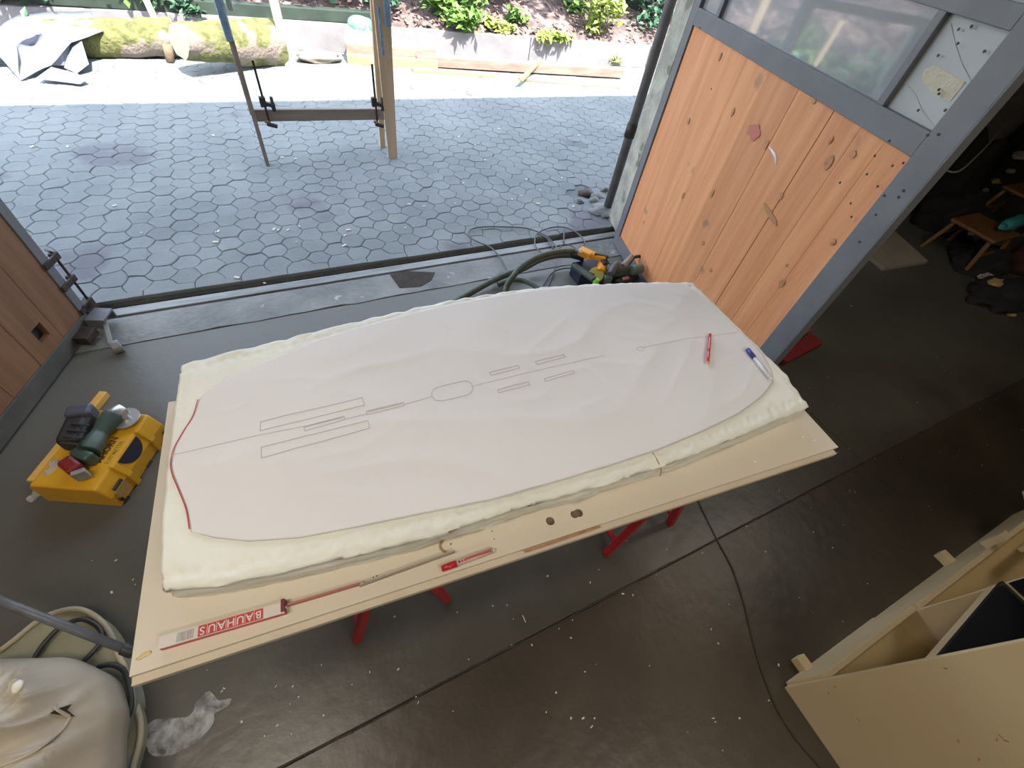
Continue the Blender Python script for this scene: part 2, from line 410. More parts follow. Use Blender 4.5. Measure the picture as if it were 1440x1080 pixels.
rest = MB(); rs = random.Random(3)
for i, (cx, cy, o) in enumerate(cells):
    dz = rs.uniform(-.003, .003); tl = (rs.uniform(-.02, .02), rs.uniform(-.02, .02))
    if abs(cx - 2.48) < .13 and abs(cy - 3.25) < .12: continue          # stones missing beside the downpipe
    if i in near:
        b = MB(); stone(b, o, dz, tl); b.build('paving_stone', M_paver, pav)
    else: stone(rest, o, dz, tl)
rest.build('paving_stones', M_paver, pav, kind='stuff')

# building shell
WT = .32
def shell(name, c, d, m, label, cat='wall'):
    return tag(MB().box(c, d).build(name, m), label, cat, kind='structure')
FY = 2.70
HX = 2.4   # door hinge
shell('wall_front', (-3.0, FY + WT / 2 - .15, 1.5), (2.7, WT, 3.0), M_wall, 'plastered front wall left of the wide doorway')
shell('wall_front', (5.78, FY + .02, 1.5), (5.8, .2, 3.0), M_wall, 'plastered front wall behind the orange door leaf')
shell('trim_5', (.45, FY + .12, 3.05), (4.4, .2, .5), M_jamb, 'concrete lintel above the wide doorway', 'lintel')
shell('wall_left', (-4.1, -1, 1.5), (.2, 7.6, 3.0), M_wall, 'plastered side wall beyond the left door leaf')
shell('wall_right', (8.6, -1, 1.5), (.2, 7.6, 3.0), M_wall_dark, 'dark wall behind the heap of junk')
shell('wall_back', (2.25, -4.9, 1.5), (12.9, .2, 3.0), M_wall, 'plastered back wall behind the photographer')
shell('ceiling', (2.25, -1.1, 3.05), (13, 7.4, .1), M_ceil, 'boarded workshop ceiling', 'ceiling')
# roof with eave shading the yard: shadow edge lies at y = 5.6
EZ = 3.2
k = (EZ) / -SUNDIR.z
EY = 5.60 - SUNDIR.y * k
shell('ceiling', (1.5, (-5 + EY) / 2, EZ + .06), (20, EY + 5, .12), M_ceil, 'flat roof whose eave shades the near part of the yard', 'roof')
for L, lb in LAMPS:
    t = root('ceiling_lamp', L, lb, 'lamp')
    MB().box((L[0], L[1], L[2] + .045), (1.3, .14, .05)).build('housing', M_white, t)
    MB().tube([(L[0] - .6, L[1], L[2] + .012), (L[0] + .6, L[1], L[2] + .012)], .010).build('tube', M_tube, t)

# door jamb pillar + downpipe
jb = MB(); A = P(868, 333)
J1 = P(866, 326); J2 = P(856, 306)
jb.prism([J1.xy, J2.xy, (J2.x + .3, J2.y), (J2.x + .3, J1.y)], 0, 3.0)
tag(jb.build('trim_6', M_jamb), 'rough concrete door jamb between downpipe and orange door', 'door jamb', kind='structure')
dp = root('downpipe', (2.80, 3.05, 0), 'dark brown downpipe standing in the yard beside the door jamb', 'pipe')
bx, by = P(853, 295).xy
MB().tube([(bx, by, -.03), (bx, by, 2.9)], .036, 14).build('pipe', mat('weathered_pipe', (.085, .075, .075), (.13, .12, .12), scale=9, rough=.6), dp)
MB().tube([(bx, by, .62), (bx, by, .72)], .044, 14).build('pipe_collar', M_iron, dp)
MB().blob((bx - .02, by - .02, 0), (.16, .12, .035), .5, 4, 3, 3).build('mortar_collar', M_apron, dp)
# broken paving pieces next to the pipe
for i, (px, py, sx) in enumerate(((825, 272, .09), (840, 277, .07), (835, 283, .05), (815, 285, .05), (850, 268, .05))):
    q = P(px, py)
    o = MB().blob((q.x, q.y, .0), (sx, sx * .8, .03), .5, 2, 2, i * 3 + 1, rot=Matrix.Rotation(.4 * i, 3, 'X')).build('stone_rubble', M_apron if i else M_iron)
    tag(o, ['dark broken paving piece beside the downpipe', 'broken grey paving piece touching the mortar at the downpipe', 'small grey rubble piece nearest the doorway rail', 'flat grey rubble piece farthest from the downpipe', 'grey rubble piece wedged against the downpipe'][i], 'rubble', 'broken stones by the downpipe')

# ================================================================== RIGHT DOOR LEAF (orange boards, panes)
hin = P(863, 341); hin.z = 0.012
ta = R(-15); DD = Vector((math.sin(ta), -math.cos(ta), 0)); DN = Vector((-math.cos(ta), -math.sin(ta), 0))   # DN faces the table
def D(s, z, n=0): return Vector((hin.x, hin.y, 0)) + DD * s + DN * n + Vector((0, 0, z))
dr = root('door_1', tuple(D(0, 0)), 'big door leaf of orange boards with grey frame and panes above', 'door', kind='structure')
drot = RM(DD, (0, 0, 1))
def dbox(s0, s1, z0, z1, n0, n1, name, m, parent=None, bevel=.002, label=None):
    return MB().box(D((s0 + s1) / 2, (z0 + z1) / 2, (n0 + n1) / 2), (s1 - s0, abs(n1 - n0), z1 - z0), drot).build(name, m, parent or dr, bevel=bevel, label=label)
LW = 1.855
dbox(0, .070, .012, 2.8, -.026, .012, 'stile', M_doorframe)
dbox(LW - .105, LW, .012, 2.8, -.026, .012, 'stile', M_doorframe)
dbox(.070, LW - .105, .012, .105, -.026, .012, 'bottom_rail', M_doorframe)
dbox(.070, LW - .105, 1.445, 1.522, -.026, .012, 'middle_rail', M_doorframe)
dbox(.070, LW - .105, 1.78, 1.835, -.026, .012, 'glazing_bar', M_doorframe)
dbox(.070, LW - .105, 2.10, 2.15, -.026, .012, 'glazing_bar', M_doorframe)
dbox(.070, LW - .105, 2.70, 2.80, -.026, .012, 'top_rail', M_doorframe)
for s in (.262, 1.495):
    dbox(s, s + .033, 1.522, 2.70, -.026, .010, 'glazing_bar', M_doorframe)
dbox(LW, LW + .006, .012, 2.8, -.024, .013, 'edge_strip', M_doorframe, label='lighter grey metal edge strip')
for (z0, z1) in ((1.522, 1.78), (1.835, 2.10), (2.15, 2.70)):
    for (s0, s1) in ((.070, .262), (.295, 1.495), (1.528, LW - .105)):
        dbox(s0, s1, z0, z1, -.022, -.012, 'pane', M_glass if s0 < 1 else M_glass2, bevel=0)
# boards
ed = [.070, .27, .47, .66, .86, 1.095, 1.335, 1.495, 1.62, LW - .105]
for i in range(len(ed) - 1):
    g = .0024 if i in (5, 6) else .0004
    off = random.uniform(-.0004, .0004)
    p = dbox(ed[i] + g, ed[i + 1] - g * .6, .105, 1.445, -.024, off, 'plank', M_plank, bevel=.0008)
# knots and marks on the boards
def mark(px, py, a, bb, m, name, ang=0, jag=.25, n=14, parent=dr, lift=.004, base=None, sd=1):
    c = PPL(px, py, D(0, 0, lift) if base is None else base[0], DN if base is None else base[1])
    ax = DD if base is None else base[2]
    mb = MB(); vs = []
    for k in range(n):
        t = 2 * math.pi * k / n; r = 1 + jag * noise.noise(Vector((math.cos(t) * 2 + sd, math.sin(t) * 2, px * .1)))
        u, v = a * math.cos(t) * r, bb * math.sin(t) * r
        u, v = u * math.cos(ang) - v * math.sin(ang), u * math.sin(ang) + v * math.cos(ang)
        vs.append(c + ax * u + Vector((0, 0, v)))
    nn = DN if base is None else base[1]
    vs2 = [v - nn * .0015 for v in vs]
    mb.poly(vs + vs2, [tuple(range(n))] + [(i, (i + 1) % n, n + (i + 1) % n, n + i) for i in range(n)])
    return mb.build(name, m, parent)
for (px, py, a, c) in ((1165, 228, .018, .026), (1199, 217, .014, .014), (1030, 158, .01, .02), (1012, 80, .01, .02), (968, 170, .012, .02), (1077, 203, .012, .02), (1171, 340, .012, .014),
                       (1097, 276, .014, .018), (1099, 398, .016, .02), (1144, 142, .012, .01), (988, 342, .012, .014), (999, 380, .012, .012), (1168, 197, .008, .014), (960, 275, .01, .02), (905, 312, .008, .012), (1106, 373, .006, .008)):
    mark(px, py, a, c, M_knot, 'knot')
mark(1060, 185, .050, .03, M_purple, 'stain', jag=.5, n=26)
mark(1001, 272, .010, .022, M_tealstain, 'stain')
q = spline([PPL(px, py, D(0, 0, .002), DN) for px, py in ((1081, 206), (1087, 214), (1091, 222), (1091, 232))], 5)
MB().tube(q, [.001 + .006 * math.sin(math.pi * k / 15) for k in range(16)], 6).build('chalk_stroke', M_white, dr)
mark(1083, 302, .075, .013, M_tealstain, 'stain', ang=-.2)
for i, (px, py) in enumerate(((1230, 219), (1255, 233), (1270, 229), (1219, 245), (1181, 257), (1234, 262), (1243, 275), (1231, 302), (1196, 286), (1197, 305), (1250, 198), (1270, 268), (1208, 340), (1263, 277), (984, 39), (1000, 125), (1319, 78), (1347, 61), (1384, 72), (1348, 41), (1366, 37), (1412, 60), (1291, 155), (1329, 155), (1304, 190), (1319, 189), (1320, 126), (1320, 132))):
    mark(px, py, .0045, .0045, M_iron, 'speck', n=7, lift=.015 if px < 1280 or py > 180 else .0)
# scrap of tape and scratches on the small pane
c0 = D(0, 0, -.0115)
mb = MB(); q = [PPL(px, py, c0, DN) for px, py in ((1300, 98), (1315, 91), (1358, 115), (1336, 143), (1318, 136), (1296, 113))]
q2 = [v + DN * .0012 for v in q]; n = len(q)
mb.poly(q + q2, [tuple(range(n, 2 * n))] + [(i, (i + 1) % n, n + (i + 1) % n, n + i) for i in range(n)]).build('tape_scrap', mat('old_tape', (.50, .47, .36), (.56, .53, .42), scale=30, rough=.7, bump=.4), dr)
for pl in (((1337, 32), (1343, 60), (1353, 90), (1369, 120)), ((1272, 115), (1287, 133), (1297, 155), (1318, 183))):
    q = spline([PPL(px, py, D(0, 0, -.0108), DN) for px, py in pl], 5)
    MB().tube(q, .0012, 5).build('scratch', M_ink, dr)

# red brush behind the door
br = root('dust_brush', tuple(P(1118, 492)), 'red dust brush lying on the floor behind the orange door', 'brush')
a, c = P(1095, 505, .03), P(1148, 478, .03)
MB().beam(a, c, .10, .05).build('brush_head', mat('dull_red', (.20, .018, .018), rough=.6), br, bevel=.012)
MB().beam(P(1108, 478, .05), P(1140, 464, .05), .03, .03).build('handle', mat('dusty_red', (.30, .06, .06), rough=.6), br, bevel=.008)

# ================================================================== LEFT DOOR LEAF
lh = Vector((-1.07, 2.5, 0)); LD = Vector((-.35, -.94, 0)).normalized(); LN = Vector((-LD.y, LD.x, 0))   # LN faces the table
if LN.x < 0: LN = -LN
def E(s, z, n=0): return lh + LD * s + LN * n + Vector((0, 0, z))
lrot = RM(LD, (0, 0, 1))
dl = root('door_2', tuple(E(0, 0)), 'brown boarded door leaf with dark frame and iron bolt', 'door', kind='structure')
def ebox(s0, s1, z0, z1, n0, n1, name, m, parent=None, bevel=.002):
    return MB().box(E((s0 + s1) / 2, (z0 + z1) / 2, (n0 + n1) / 2), (s1 - s0, abs(n1 - n0), z1 - z0), lrot).build(name, m, parent or dl, bevel=bevel)
ebox(0, .048, .03, 2.5, -.05, .006, 'stile', M_doorframe)
ebox(.048, 1.85, .012, .105, -.05, .006, 'bottom_rail', M_brownframe)
ebox(.048, 1.85, 2.4, 2.5, -.05, .006, 'top_rail', M_brownframe)
ebox(1.8, 1.85, .105, 2.4, -.05, .006, 'stile', M_doorframe)
ee = [.048, .215, .40, .60, .80, 1.0, 1.2, 1.4, 1.6, 1.8]
for i in range(len(ee) - 1):
    if i == 1:
        b = MB(); s0, s1 = ee[1] + .001, ee[2] - .001
        for (a0, a1, z0, z1) in ((s0, .255, .105, 2.4), (.322, s1, .105, 2.4), (.255, .322, .105, .170), (.255, .322, .245, 2.4)):
            b.box(E((a0 + a1) / 2, (z0 + z1) / 2, -.013), (a1 - a0, .026, z1 - z0), lrot)
        b.build('plank', M_brown, dl)
        ebox(.25, .33, .165, .25, -.05, -.03, 'hole_backing', M_black)
    else: ebox(ee[i] + .001, ee[i + 1] - .001, .105, 2.4, -.026, random.uniform(-.001, .001), 'plank', M_brown)
# bolt gear on the free edge
rod = [E(-.045, .02, .0), E(-.045, .22, .0), E(-.045, .42, .0), E(-.09, .40, -.06)]
MB().tube(rod, .0065, 8).build('bolt_rod', M_iron, dl)
for z in (.40, .27, .12):
    ebox(-.055, .05, z - .015, z + .015, .004, .014, 'bracket', M_iron)
    MB().box(E(-.045, z, 0), (.03, .03, .035), lrot).build('rod_guide', M_iron, dl, bevel=.003)
ebox(-.06, .02, .03, .14, -.02, .014, 'corner_plate', M_iron)
# roller carriage
rc = MB(); rc.box(E(.02, .085, .055), (.10, .09, .012), lrot); rc.box(E(-.025, .06, .055), (.008, .09, .06), lrot); rc.box(E(.065, .06, .055), (.008, .09, .06), lrot)
rc.build('roller_bracket', M_doorframe, dl, bevel=.002)
ebox(.10, .19, .03, .075, .004, .07, 'corner_plate', M_iron)
wq = P(164, 488, .035)
ax = Vector((.9, .35, 0)).normalized()
MB().tube([wq - ax * .02, wq + ax * .02], .034, 18).build('roller', M_rail, dl, bevel=.003)
MB().beam(wq - Vector((.02, 0, 0)), E(.0, .07, .06), .02, .014).build('roller_arm', M_apron, dl, bevel=.003)

# ================================================================== TABLE: door slab on trestles
TZ = .76
ta0 = P(190, 967, TZ - .028); ta1 = P(1176, 640, TZ - .028)
TX = (ta1 - ta0); TL = TX.length; TX.normalize(); TY = Vector((-TX.y, TX.x, 0)); TW = .73
trot = RM(TX)
def T(u, v, z): return Vector((ta0.x, ta0.y, 0)) + TX * u + TY * v + Vector((0, 0, z))
def tuv(px, py, z=TZ):
    q = P(px, py, z) - Vector((ta0.x, ta0.y, 0)); return q.dot(TX), q.dot(TY)
tb = root('table_top', tuple(T(TL / 2, TW / 2, TZ - .04)), 'cream door slab used as a table top on red trestles', 'table top')
o = MB().box(T(TL / 2, TW / 2 + .008, TZ - .005), (TL, TW - .016, .010), trot).build('top_panel', M_slab, tb)
# real holes through the top panel
def cutter(objs, target):
    for c in objs:
        md = target.modifiers.new('cut', 'BOOLEAN'); md.operation = 'DIFFERENCE'; md.object = c; md.solver = 'EXACT'
    dg = bpy.context.evaluated_depsgraph_get(); me = bpy.data.meshes.new_from_object(target.evaluated_get(dg))
    target.modifiers.clear(); target.data = me
    for c in objs: bpy.data.objects.remove(c)
cuts = []
for (px, py, r) in ((774, 732.5, .0125), (808, 723, .0115), (814, 721, .0125)):
    u, v = tuv(px, py); q = T(u, v, TZ)
    cuts.append(MB().tube([q - Vector((0, 0, .03)), q + Vector((0, 0, .02))], r, 20).build('cut', M_dark, loc=(0, 0, 0)))
bpy.context.view_layer.update()
cutter(cuts, o)
MB().box(T(TL / 2 - .006, TW / 2, TZ - .020), (TL - .012, TW, .0165), trot).build('core_panel', M_slab_edge, tb, bevel=.001)
for (px, py) in ((774, 732.5), (811, 722)):
    u, v = tuv(px, py); q = T(u, v, TZ - .0112)
    MB().tube([q - Vector((0, 0, .0008)), q + Vector((0, 0, .0008))], .022, 16).build('hole_bottom', mat('raw_board', (.22, .17, .11), (.12, .09, .06), scale=40, rough=.9), tb)
MB().beam(P(738, 778, TZ) + Vector((0, .004, .0003)), P(845, 742, TZ) + Vector((0, .004, .0003)), .005, .001).build('slot', M_knot, tb)
q = P(628, 767, TZ)
arc = [q + TX * (-.016 * math.cos(t)) + TY * (.016 * math.sin(t)) for t in [R(-75 + 15 * k) for k in range(11)]]
b = MB(); 
for i in range(10): b.beam(arc[i] + Vector((0, 0, .0004)), arc[i + 1] + Vector((0, 0, .0004)), .007, .001)
b.build('latch_mark', mat('glue_brown', (.34, .23, .11), rough=.6), tb)
MB().tube([P(634, 765, TZ), P(634, 765, TZ + .0008)], .0022, 8).build('screw_hole', M_dark, tb)
for (px, py) in ((530, 810), (692, 747), (695, 758), (525, 812)):
    MB().tube([P(px, py, TZ), P(px, py, TZ + .0006)], .0016, 8).build('screw_hole', M_dark, tb)
for i, (px, py) in enumerate(((205, 920), (197, 925))):
    q = P(px, py, TZ); MB().blob((q.x, q.y, TZ), (.010 - .003 * i, .005, .0008), .5, 3, 2, i).build('glue_stain', mat('yellow_glue', (.60, .49, .22), rough=.5), tb)
for i, (px, py) in enumerate(((1129, 614), (1144, 619), (1062, 649))):
    q = P(px, py, TZ); MB().blob((q.x, q.y, TZ), (.006, .005, .003), .5, 3, 2, i).build('foam_crumb', M_foam, tb)

def leg_to(b, foot, top, r=.013): b.tube([foot, top], r, 10)
def trestle(x0, f1, f2, label):
    t = root('trestle', (x0, .75, 0), label, 'trestle', 'red trestles under the table top')
    zb = TZ - .030 - .022
    MB().beam((x0 - .003, .335 - .09 * (x0 * .09), zb), (x0 + .06, 1.18, zb), .04, .04).build('beam', M_red, t, bevel=.004)
    for (y, sgn) in ((f1[1], 0), (1.10, 1)):
        dx = 0 if not sgn else .06
        for fx in (f1[0], f2[0]):
            b = MB(); b.beam((fx + dx, y, .0), (x0 + dx * .9, y + (.03 if not sgn else 0), zb), .03, .03, up=(0, 1, 0)); b.build('leg', M_red, t, bevel=.004)
        MB().beam((f1[0] + (x0 - f1[0]) * .45 + dx, y + .012, .31), (f2[0] + (x0 - f2[0]) * .45 + dx, y + .012, .31), .02, .02).build('brace', M_red, t, bevel=.003)
    for fx in (f1[0], f2[0]):
        MB().beam((fx + (x0 - fx) * .12, f1[1] + .01, .085), (fx + (x0 - fx) * .12 + .06, 1.10, .085), .02, .02).build('foot_bar', M_red, t, bevel=.003)
a, c = P(500, 893), P(630, 845)
trestle((a.x + c.x) / 2 + .0, (a.x, (a.y + .38) / 2 + .02), (c.x, a.y), 'red steel trestle under the end of the table with the folding rule')
a, c = P(852, 779), P(945, 741)
trestle((a.x + c.x) / 2 + .02, (a.x, a.y), (c.x, a.y), 'red steel trestle under the end of the table with the pens')

# ================================================================== FOAM BOARD
FZ = .85; FT = .078
near = [(225, 829), (300, 822), (390, 803), (480, 783), (560, 765), (640, 742), (720, 715), (800, 694), (880, 669), (960, 644), (1040, 612), (1090, 590), (1140, 569)]
far = [(255, 511), (330, 493), (400, 476), (480, 456), (560, 438), (620, 424), (700, 411), (760, 403), (830, 399), (900, 397), (940, 396), (975, 396)]
leftp = [(225, 829), (225, 790), (227, 740), (231, 690), (236, 640), (244, 580), (254, 511)]
rightp = [(1140, 569), (1112, 536), (1108, 527), (1080, 500), (1046, 466), (1010, 431), (990, 412), (985, 406), (975, 396)]
def curve3(pl, z, N):
    q = [P(px, py, z) for px, py in pl]; L = [0]
    for i in range(1, len(q)): L.append(L[-1] + (q[i] - q[i - 1]).length)
    out = []
    for k in range(N + 1):
        t = L[-1] * k / N
        for i in range(1, len(q)):
            if t <= L[i] + 1e-9: break
        f = (t - L[i - 1]) / max(1e-9, L[i] - L[i - 1]); out.append(q[i - 1].lerp(q[i], min(1, f)))
    return out
def coons(nr, fr, lf, rt, U, V):
    g = []
    for i in range(U + 1):
        u = i / U; col = []
        for j in range(V + 1):
            v = j / V
            p = nr[i] * (1 - v) + fr[i] * v + lf[j] * (1 - u) + rt[j] * u - (nr[0] * (1 - u) * (1 - v) + nr[U] * u * (1 - v) + fr[0] * (1 - u) * v + fr[U] * u * v)
            col.append(p)
        g.append(col)
    return g
U, V = 300, 100
g = coons(curve3(near, FZ, U), curve3(far, FZ, U), curve3(leftp, FZ, V), curve3(rightp, FZ, V), U, V)
foam = root('foam_board', tuple(T(TL / 2, .5, TZ)), 'thick cream rigid foam board with rough hot-cut edges on the table top', 'foam board')
b = MB(); bm = b.b
FC = sum((c[V // 2] for c in g), Vector()) / len(g)
def top_z(p, i, j):
    e = min(j / V, 1 - j / V) * .68; eu = min(i / U, 1 - i / U) * 1.9
    z = 0
    near_e = j / V * .68; far_e = (1 - j / V) * .68
    for ee_, lo, hi in ((near_e, .012, .045), (far_e, .018, .05)):
        if ee_ < .07:
            wgt = max(0, 1 - ee_ / .07)
            z -= .004 * wgt * 1.7 * (noise.noise(Vector((p.x * 26, p.y * 44, 0))) + .5)
            # row of dents
            s = (i / U * 1.9) / .034
            dd = ((s - round(s)) * .034) ** 2 + (ee_ - .03 - .006 * noise.noise(Vector((s * .4, lo, 0)))) ** 2
            z -= .006 * math.exp(-dd / .00005)
    if near_e < .05: z -= .012 * max(0, 1 - near_e / .022) ** 2 * (.5 + abs(noise.noise(Vector((p.x * 14, 9, 0)))))
    if eu < .03: z -= .004 * (1 - eu / .03) * (1 + noise.noise(Vector((p.x * 30, p.y * 30, 4))))
    return z
tv = [[bm.verts.new(g[i][j] + Vector((0, 0, top_z(g[i][j], i, j)))) for j in range(V + 1)] for i in range(U + 1)]
for i in range(U):
    for j in range(V):
        f = bm.faces.new((tv[i][j], tv[i + 1][j], tv[i + 1][j + 1], tv[i][j + 1])); f.smooth = True
ringv = [tv[i][0] for i in range(U)] + [tv[U][j] for j in range(V)] + [tv[i][V] for i in range(U, 0, -1)] + [tv[0][j] for j in range(V, 0, -1)]
prev = ringv; NR = 7
for k in range(1, NR + 1):
    cur = []
    for v in ringv:
        d = Vector((v.co.x - FC.x, v.co.y - FC.y, 0)).normalized()
        nz = noise.noise(Vector((v.co.x * 11, v.co.y * 11, k * .8))) * .6 + noise.noise(Vector((v.co.x * 34, v.co.y * 34, k * 1.7))) * .45
        inn = -.010 * (k / NR) + .013 * nz + (.006 if k == 4 else 0)
        zz = FZ + (TZ + .001 - FZ) * k / NR
        cur.append(bm.verts.new((v.co.x + d.x * inn, v.co.y + d.y * inn, zz if k < NR else TZ + .001)))
    n = len(cur)
    for i in range(n):
        f = bm.faces.new((prev[i], prev[(i + 1) % n], cur[(i + 1) % n], cur[i])); f.smooth = True
    prev = cur
b.build('board', M_foam, foam)
for (p0, p1) in (((921, 638), (926, 652)), ((925, 652), (926, 668))):
    a = P(*p0, FZ + .001); c = P(p1[0], p1[1], FZ - .02 if p1[1] < 660 else TZ + .02)
cr = [P(916, 634, FZ), P(923, 645, FZ - .003), P(926, 655, FZ - .02) + Vector((0, -.012, 0)), P(927, 668, FZ - .05) + Vector((0, -.004, 0))]
MB().tube(spline(cr, 5), .0016, 6).build('brown_seam', mat('glue_brown', (.34, .23, .11), rough=.6), foam, label='thin brown cut line across the near edge')

# ================================================================== PAPER TEMPLATE
PZ = FZ + .0035
pn = [(268, 748), (300, 757), (350, 762), (420, 757), (500, 742), (600, 722), (690, 704), (760, 685), (850, 658), (930, 632), (990, 607), (1040, 582), (1072, 558), (1088, 537)]
pf = [(280, 561), (292, 550), (320, 529), (363, 512), (400, 497), (435, 482), (480, 466), (540, 450), (590, 437), (640, 426), (700, 415), (747, 408), (800, 403), (847, 400), (900, 398), (960, 398), (982, 413)]
plf = [(268, 748), (263, 718), (252, 690), (243, 668), (240, 652), (245, 630), (258, 606), (272, 585), (280, 561)]
prt = [(1088, 537), (1085, 520), (1074, 500), (1062, 486), (1040, 466), (1010, 438), (982, 413)]
U2, V2 = 220, 90
ppr = root('paper_template', tuple(P(650, 580, PZ)), 'large white paper template in surfboard outline lying on the foam board', 'paper')
def pz(p):
    q = Vector((p.x * 2.2, p.y * 3.2, 0)); r = abs(noise.noise(q)); r2 = abs(noise.noise(q * 2.3 + Vector((7, 3, 0)))); r3 = noise.noise(q * .7 + Vector((1, 9, 0)))
    return 1.7 * (.0019 * (1 - min(1, r * 2.6)) ** 2 + .0010 * (1 - min(1, r2 * 3)) ** 2 + .002 * max(0, r3))
g2 = coons(curve3(pn, PZ, U2), curve3(pf, PZ, U2), curve3(plf, PZ, V2), curve3(prt, PZ, V2), U2, V2)
b = MB(); bm = b.b
def fadez(p, i, j):
    e = min(min(j / V2, 1 - j / V2) * 8, min(i / U2, 1 - i / U2) * 16, 1); return pz(p) * e
pv = [[bm.verts.new(g2[i][j] + Vector((0, 0, fadez(g2[i][j], i, j)))) for j in range(V2 + 1)] for i in range(U2 + 1)]
for i in range(U2):
    for j in range(V2):
        f = bm.faces.new((pv[i][j], pv[i + 1][j], pv[i + 1][j + 1], pv[i][j + 1])); f.smooth = True
o = b.build('sheet', M_paper, ppr)
so = o.modifiers.new('t', 'SOLIDIFY'); so.thickness = .0008; so.offset = -1
def onp(px, py, up=.0009):
    q = P(px, py, PZ)
    # walk down the ray to the wrinkled surface
    for _ in range(3): q = P(px, py, PZ + pz(q))
    return q + Vector((0, 0, up))
def line(pl, name, m, wdt=.0016, closed=False, sp=0, step=.02):
    pts = [P(px, py, PZ) for px, py in pl]
    if sp: pts = spline(pts, sp)
    if closed: pts.append(pts[0])
    fine = []
    for i in range(len(pts) - 1):
        nn = max(1, int((pts[i + 1] - pts[i]).length / step))
        for k in range(nn): fine.append(pts[i].lerp(pts[i + 1], k / nn))
    fine.append(pts[-1]); b = MB()
    fine = [Vector((q.x, q.y, PZ + pz(q) + .0007)) for q in fine]
    for i in range(len(fine) - 1): b.beam(fine[i], fine[i + 1], wdt, .0005)
    return b.build(name, m, ppr)
def zr(pl, ox, oy, s): return [(ox + x / s, oy + y / s) for x, y in pl]
A_ = lambda pl: zr(pl, 340, 460, 4.235)
B_ = lambda pl: zr(pl, 600, 440, 4.0)
line(A_([(112, 568), (718, 423), (732, 468), (112, 622)]), 'fin_box_outline', M_ink, closed=True)
line(A_([(118, 720), (752, 560), (762, 605), (120, 784)]), 'fin_box_outline', M_ink, closed=True)
line(A_([(372, 598), (608, 534), (618, 552), (376, 624)]), 'fin_box_outline', M_ink, closed=True)
line(A_([(380, 600), (600, 541), (606, 551)]), 'fin_box_outline', M_ink)
line(A_([(742, 502), (965, 450), (968, 470), (745, 524)]), 'fin_box_outline', M_ink, closed=True)
line(A_([(750, 508), (960, 458)]), 'fin_box_outline', M_ink)
line(A_([(1190, 352), (1320, 323), (1360, 332), (1377, 360), (1362, 392), (1330, 408), (1200, 438), (1155, 434), (1131, 405), (1145, 370), (1190, 352)]), 'handle_outline', M_ink, sp=4)
for pl in ([(352, 335), (512, 297), (525, 312), (362, 352)], [(610, 275), (768, 236), (780, 248), (622, 292)], [(398, 435), (570, 388), (580, 405), (405, 452)], [(660, 372), (820, 326), (830, 340), (672, 386)]):
    line(B_(pl), 'pad_outline', M_ink, closed=True)
line([(245, 640), (340, 618), (430, 600)], 'centre_line', M_ink, wdt=.0011)
line([(487, 590), (515, 583)], 'centre_line', M_ink, wdt=.0011)
line([(568, 570), (607, 558)], 'centre_line', M_ink, wdt=.0011)
line([(662, 544), (760, 520), (850, 500)], 'centre_line', M_ink, wdt=.0009)
line([(906, 489), (960, 478), (1040, 467)], 'centre_line', M_ink, wdt=.0009)
line(zr([(1180, 200), (1200, 190), (1225, 200), (1218, 215), (1190, 212)], 600, 440, 4), 'leash_plug_outline', M_ink, closed=True, wdt=.0009)
line([(267, 745), (262, 716), (252, 690), (243, 668), (240.5, 652), (245, 631), (258, 607), (272, 585), (279, 563)], 'red_outline', M_redink, wdt=.0022, sp=4)
line([(283, 752), (305, 757), (350, 761.5), (420, 756.5), (500, 741.5), (600, 721), (690, 703), (760, 684), (850, 657), (930, 631), (990, 606), (1040, 581), (1072, 557), (1087, 537)], 'edge_line', M_ink, wdt=.0014)

# ================================================================== PENS AND RULE
def pen(name, p0, p1, r, zs, segs, label, cat='pen', ntube=12):
    a = P(*p0, zs + r); c = P(*p1, zs + r); t = root(name, tuple((a + c) / 2 - Vector((0, 0, r))), label, cat)
    for (f0, f1, rr0, rr1, m, nm) in segs:
        MB().tube([a.lerp(c, f0), a.lerp(c, f1)], [r * rr0, r * rr1], ntube).build(nm, m, t)
    return t
PS = PZ + .006
t = pen('carpenter_pencil', (998.5, 470), (995, 512), .0055, PS - .002, [(.0, .94, 1, 1, M_redplastic, 'body'), (.94, 1, 1, .35, M_yellow_wood, 'tip')], 'short flat red carpenter pencil on the white paper', 'pencil', 6)
a = P(998.2, 474, PS + .0095); c = P(996.5, 490, PS + .0095); MB().beam(a, c, .0028, .0006).build('white_print', M_white, t)
a = P(996, 494, PS + .0095); c = P(995.5, 502, PS + .0095); MB().beam(a, c, .0028, .0006).build('white_print', M_white, t)
t = pen('marker_pen', (1051, 491), (1086, 534), .0075, PS - .002, [(.0, .30, 1.05, 1.12, M_bluecap, 'cap'), (.30, .96, .92, .92, M_white, 'barrel'), (.96, 1, .92, .6, M_white, 'end_plug')], 'white marker with blue cap at the rounded end of the paper')
MB().beam(P(1065, 504, PS + .0135), P(1080, 522, PS + .0135), .003, .0006).build('printed_line', M_ink, t)
t = pen('marker_pen', (621, 800), (695, 773), .0075, TZ, [(.0, .27, 1.02, 1.15, M_redplastic, 'cap'), (.27, .97, .92, .92, mat('pinkish_white', (.62, .42, .38), rough=.3), 'barrel'), (.97, 1, .92, .6, M_white, 'end_plug')], 'red-capped marker with red printing lying on the cream slab')
MB().beam(P(655, 786, TZ + .0152), P(691, 774, TZ + .0152), .005, .0006).build('printed_band', mat('brick_red', (.42, .10, .09), rough=.4), t)
for k in range(3):
    q = P(646 + k * 4, 790 - k * 1.4, TZ + .0155); MB().box(q, (.004, .004, .0006), trot).build('printed_band', M_navy if k == 0 else M_redink, t)

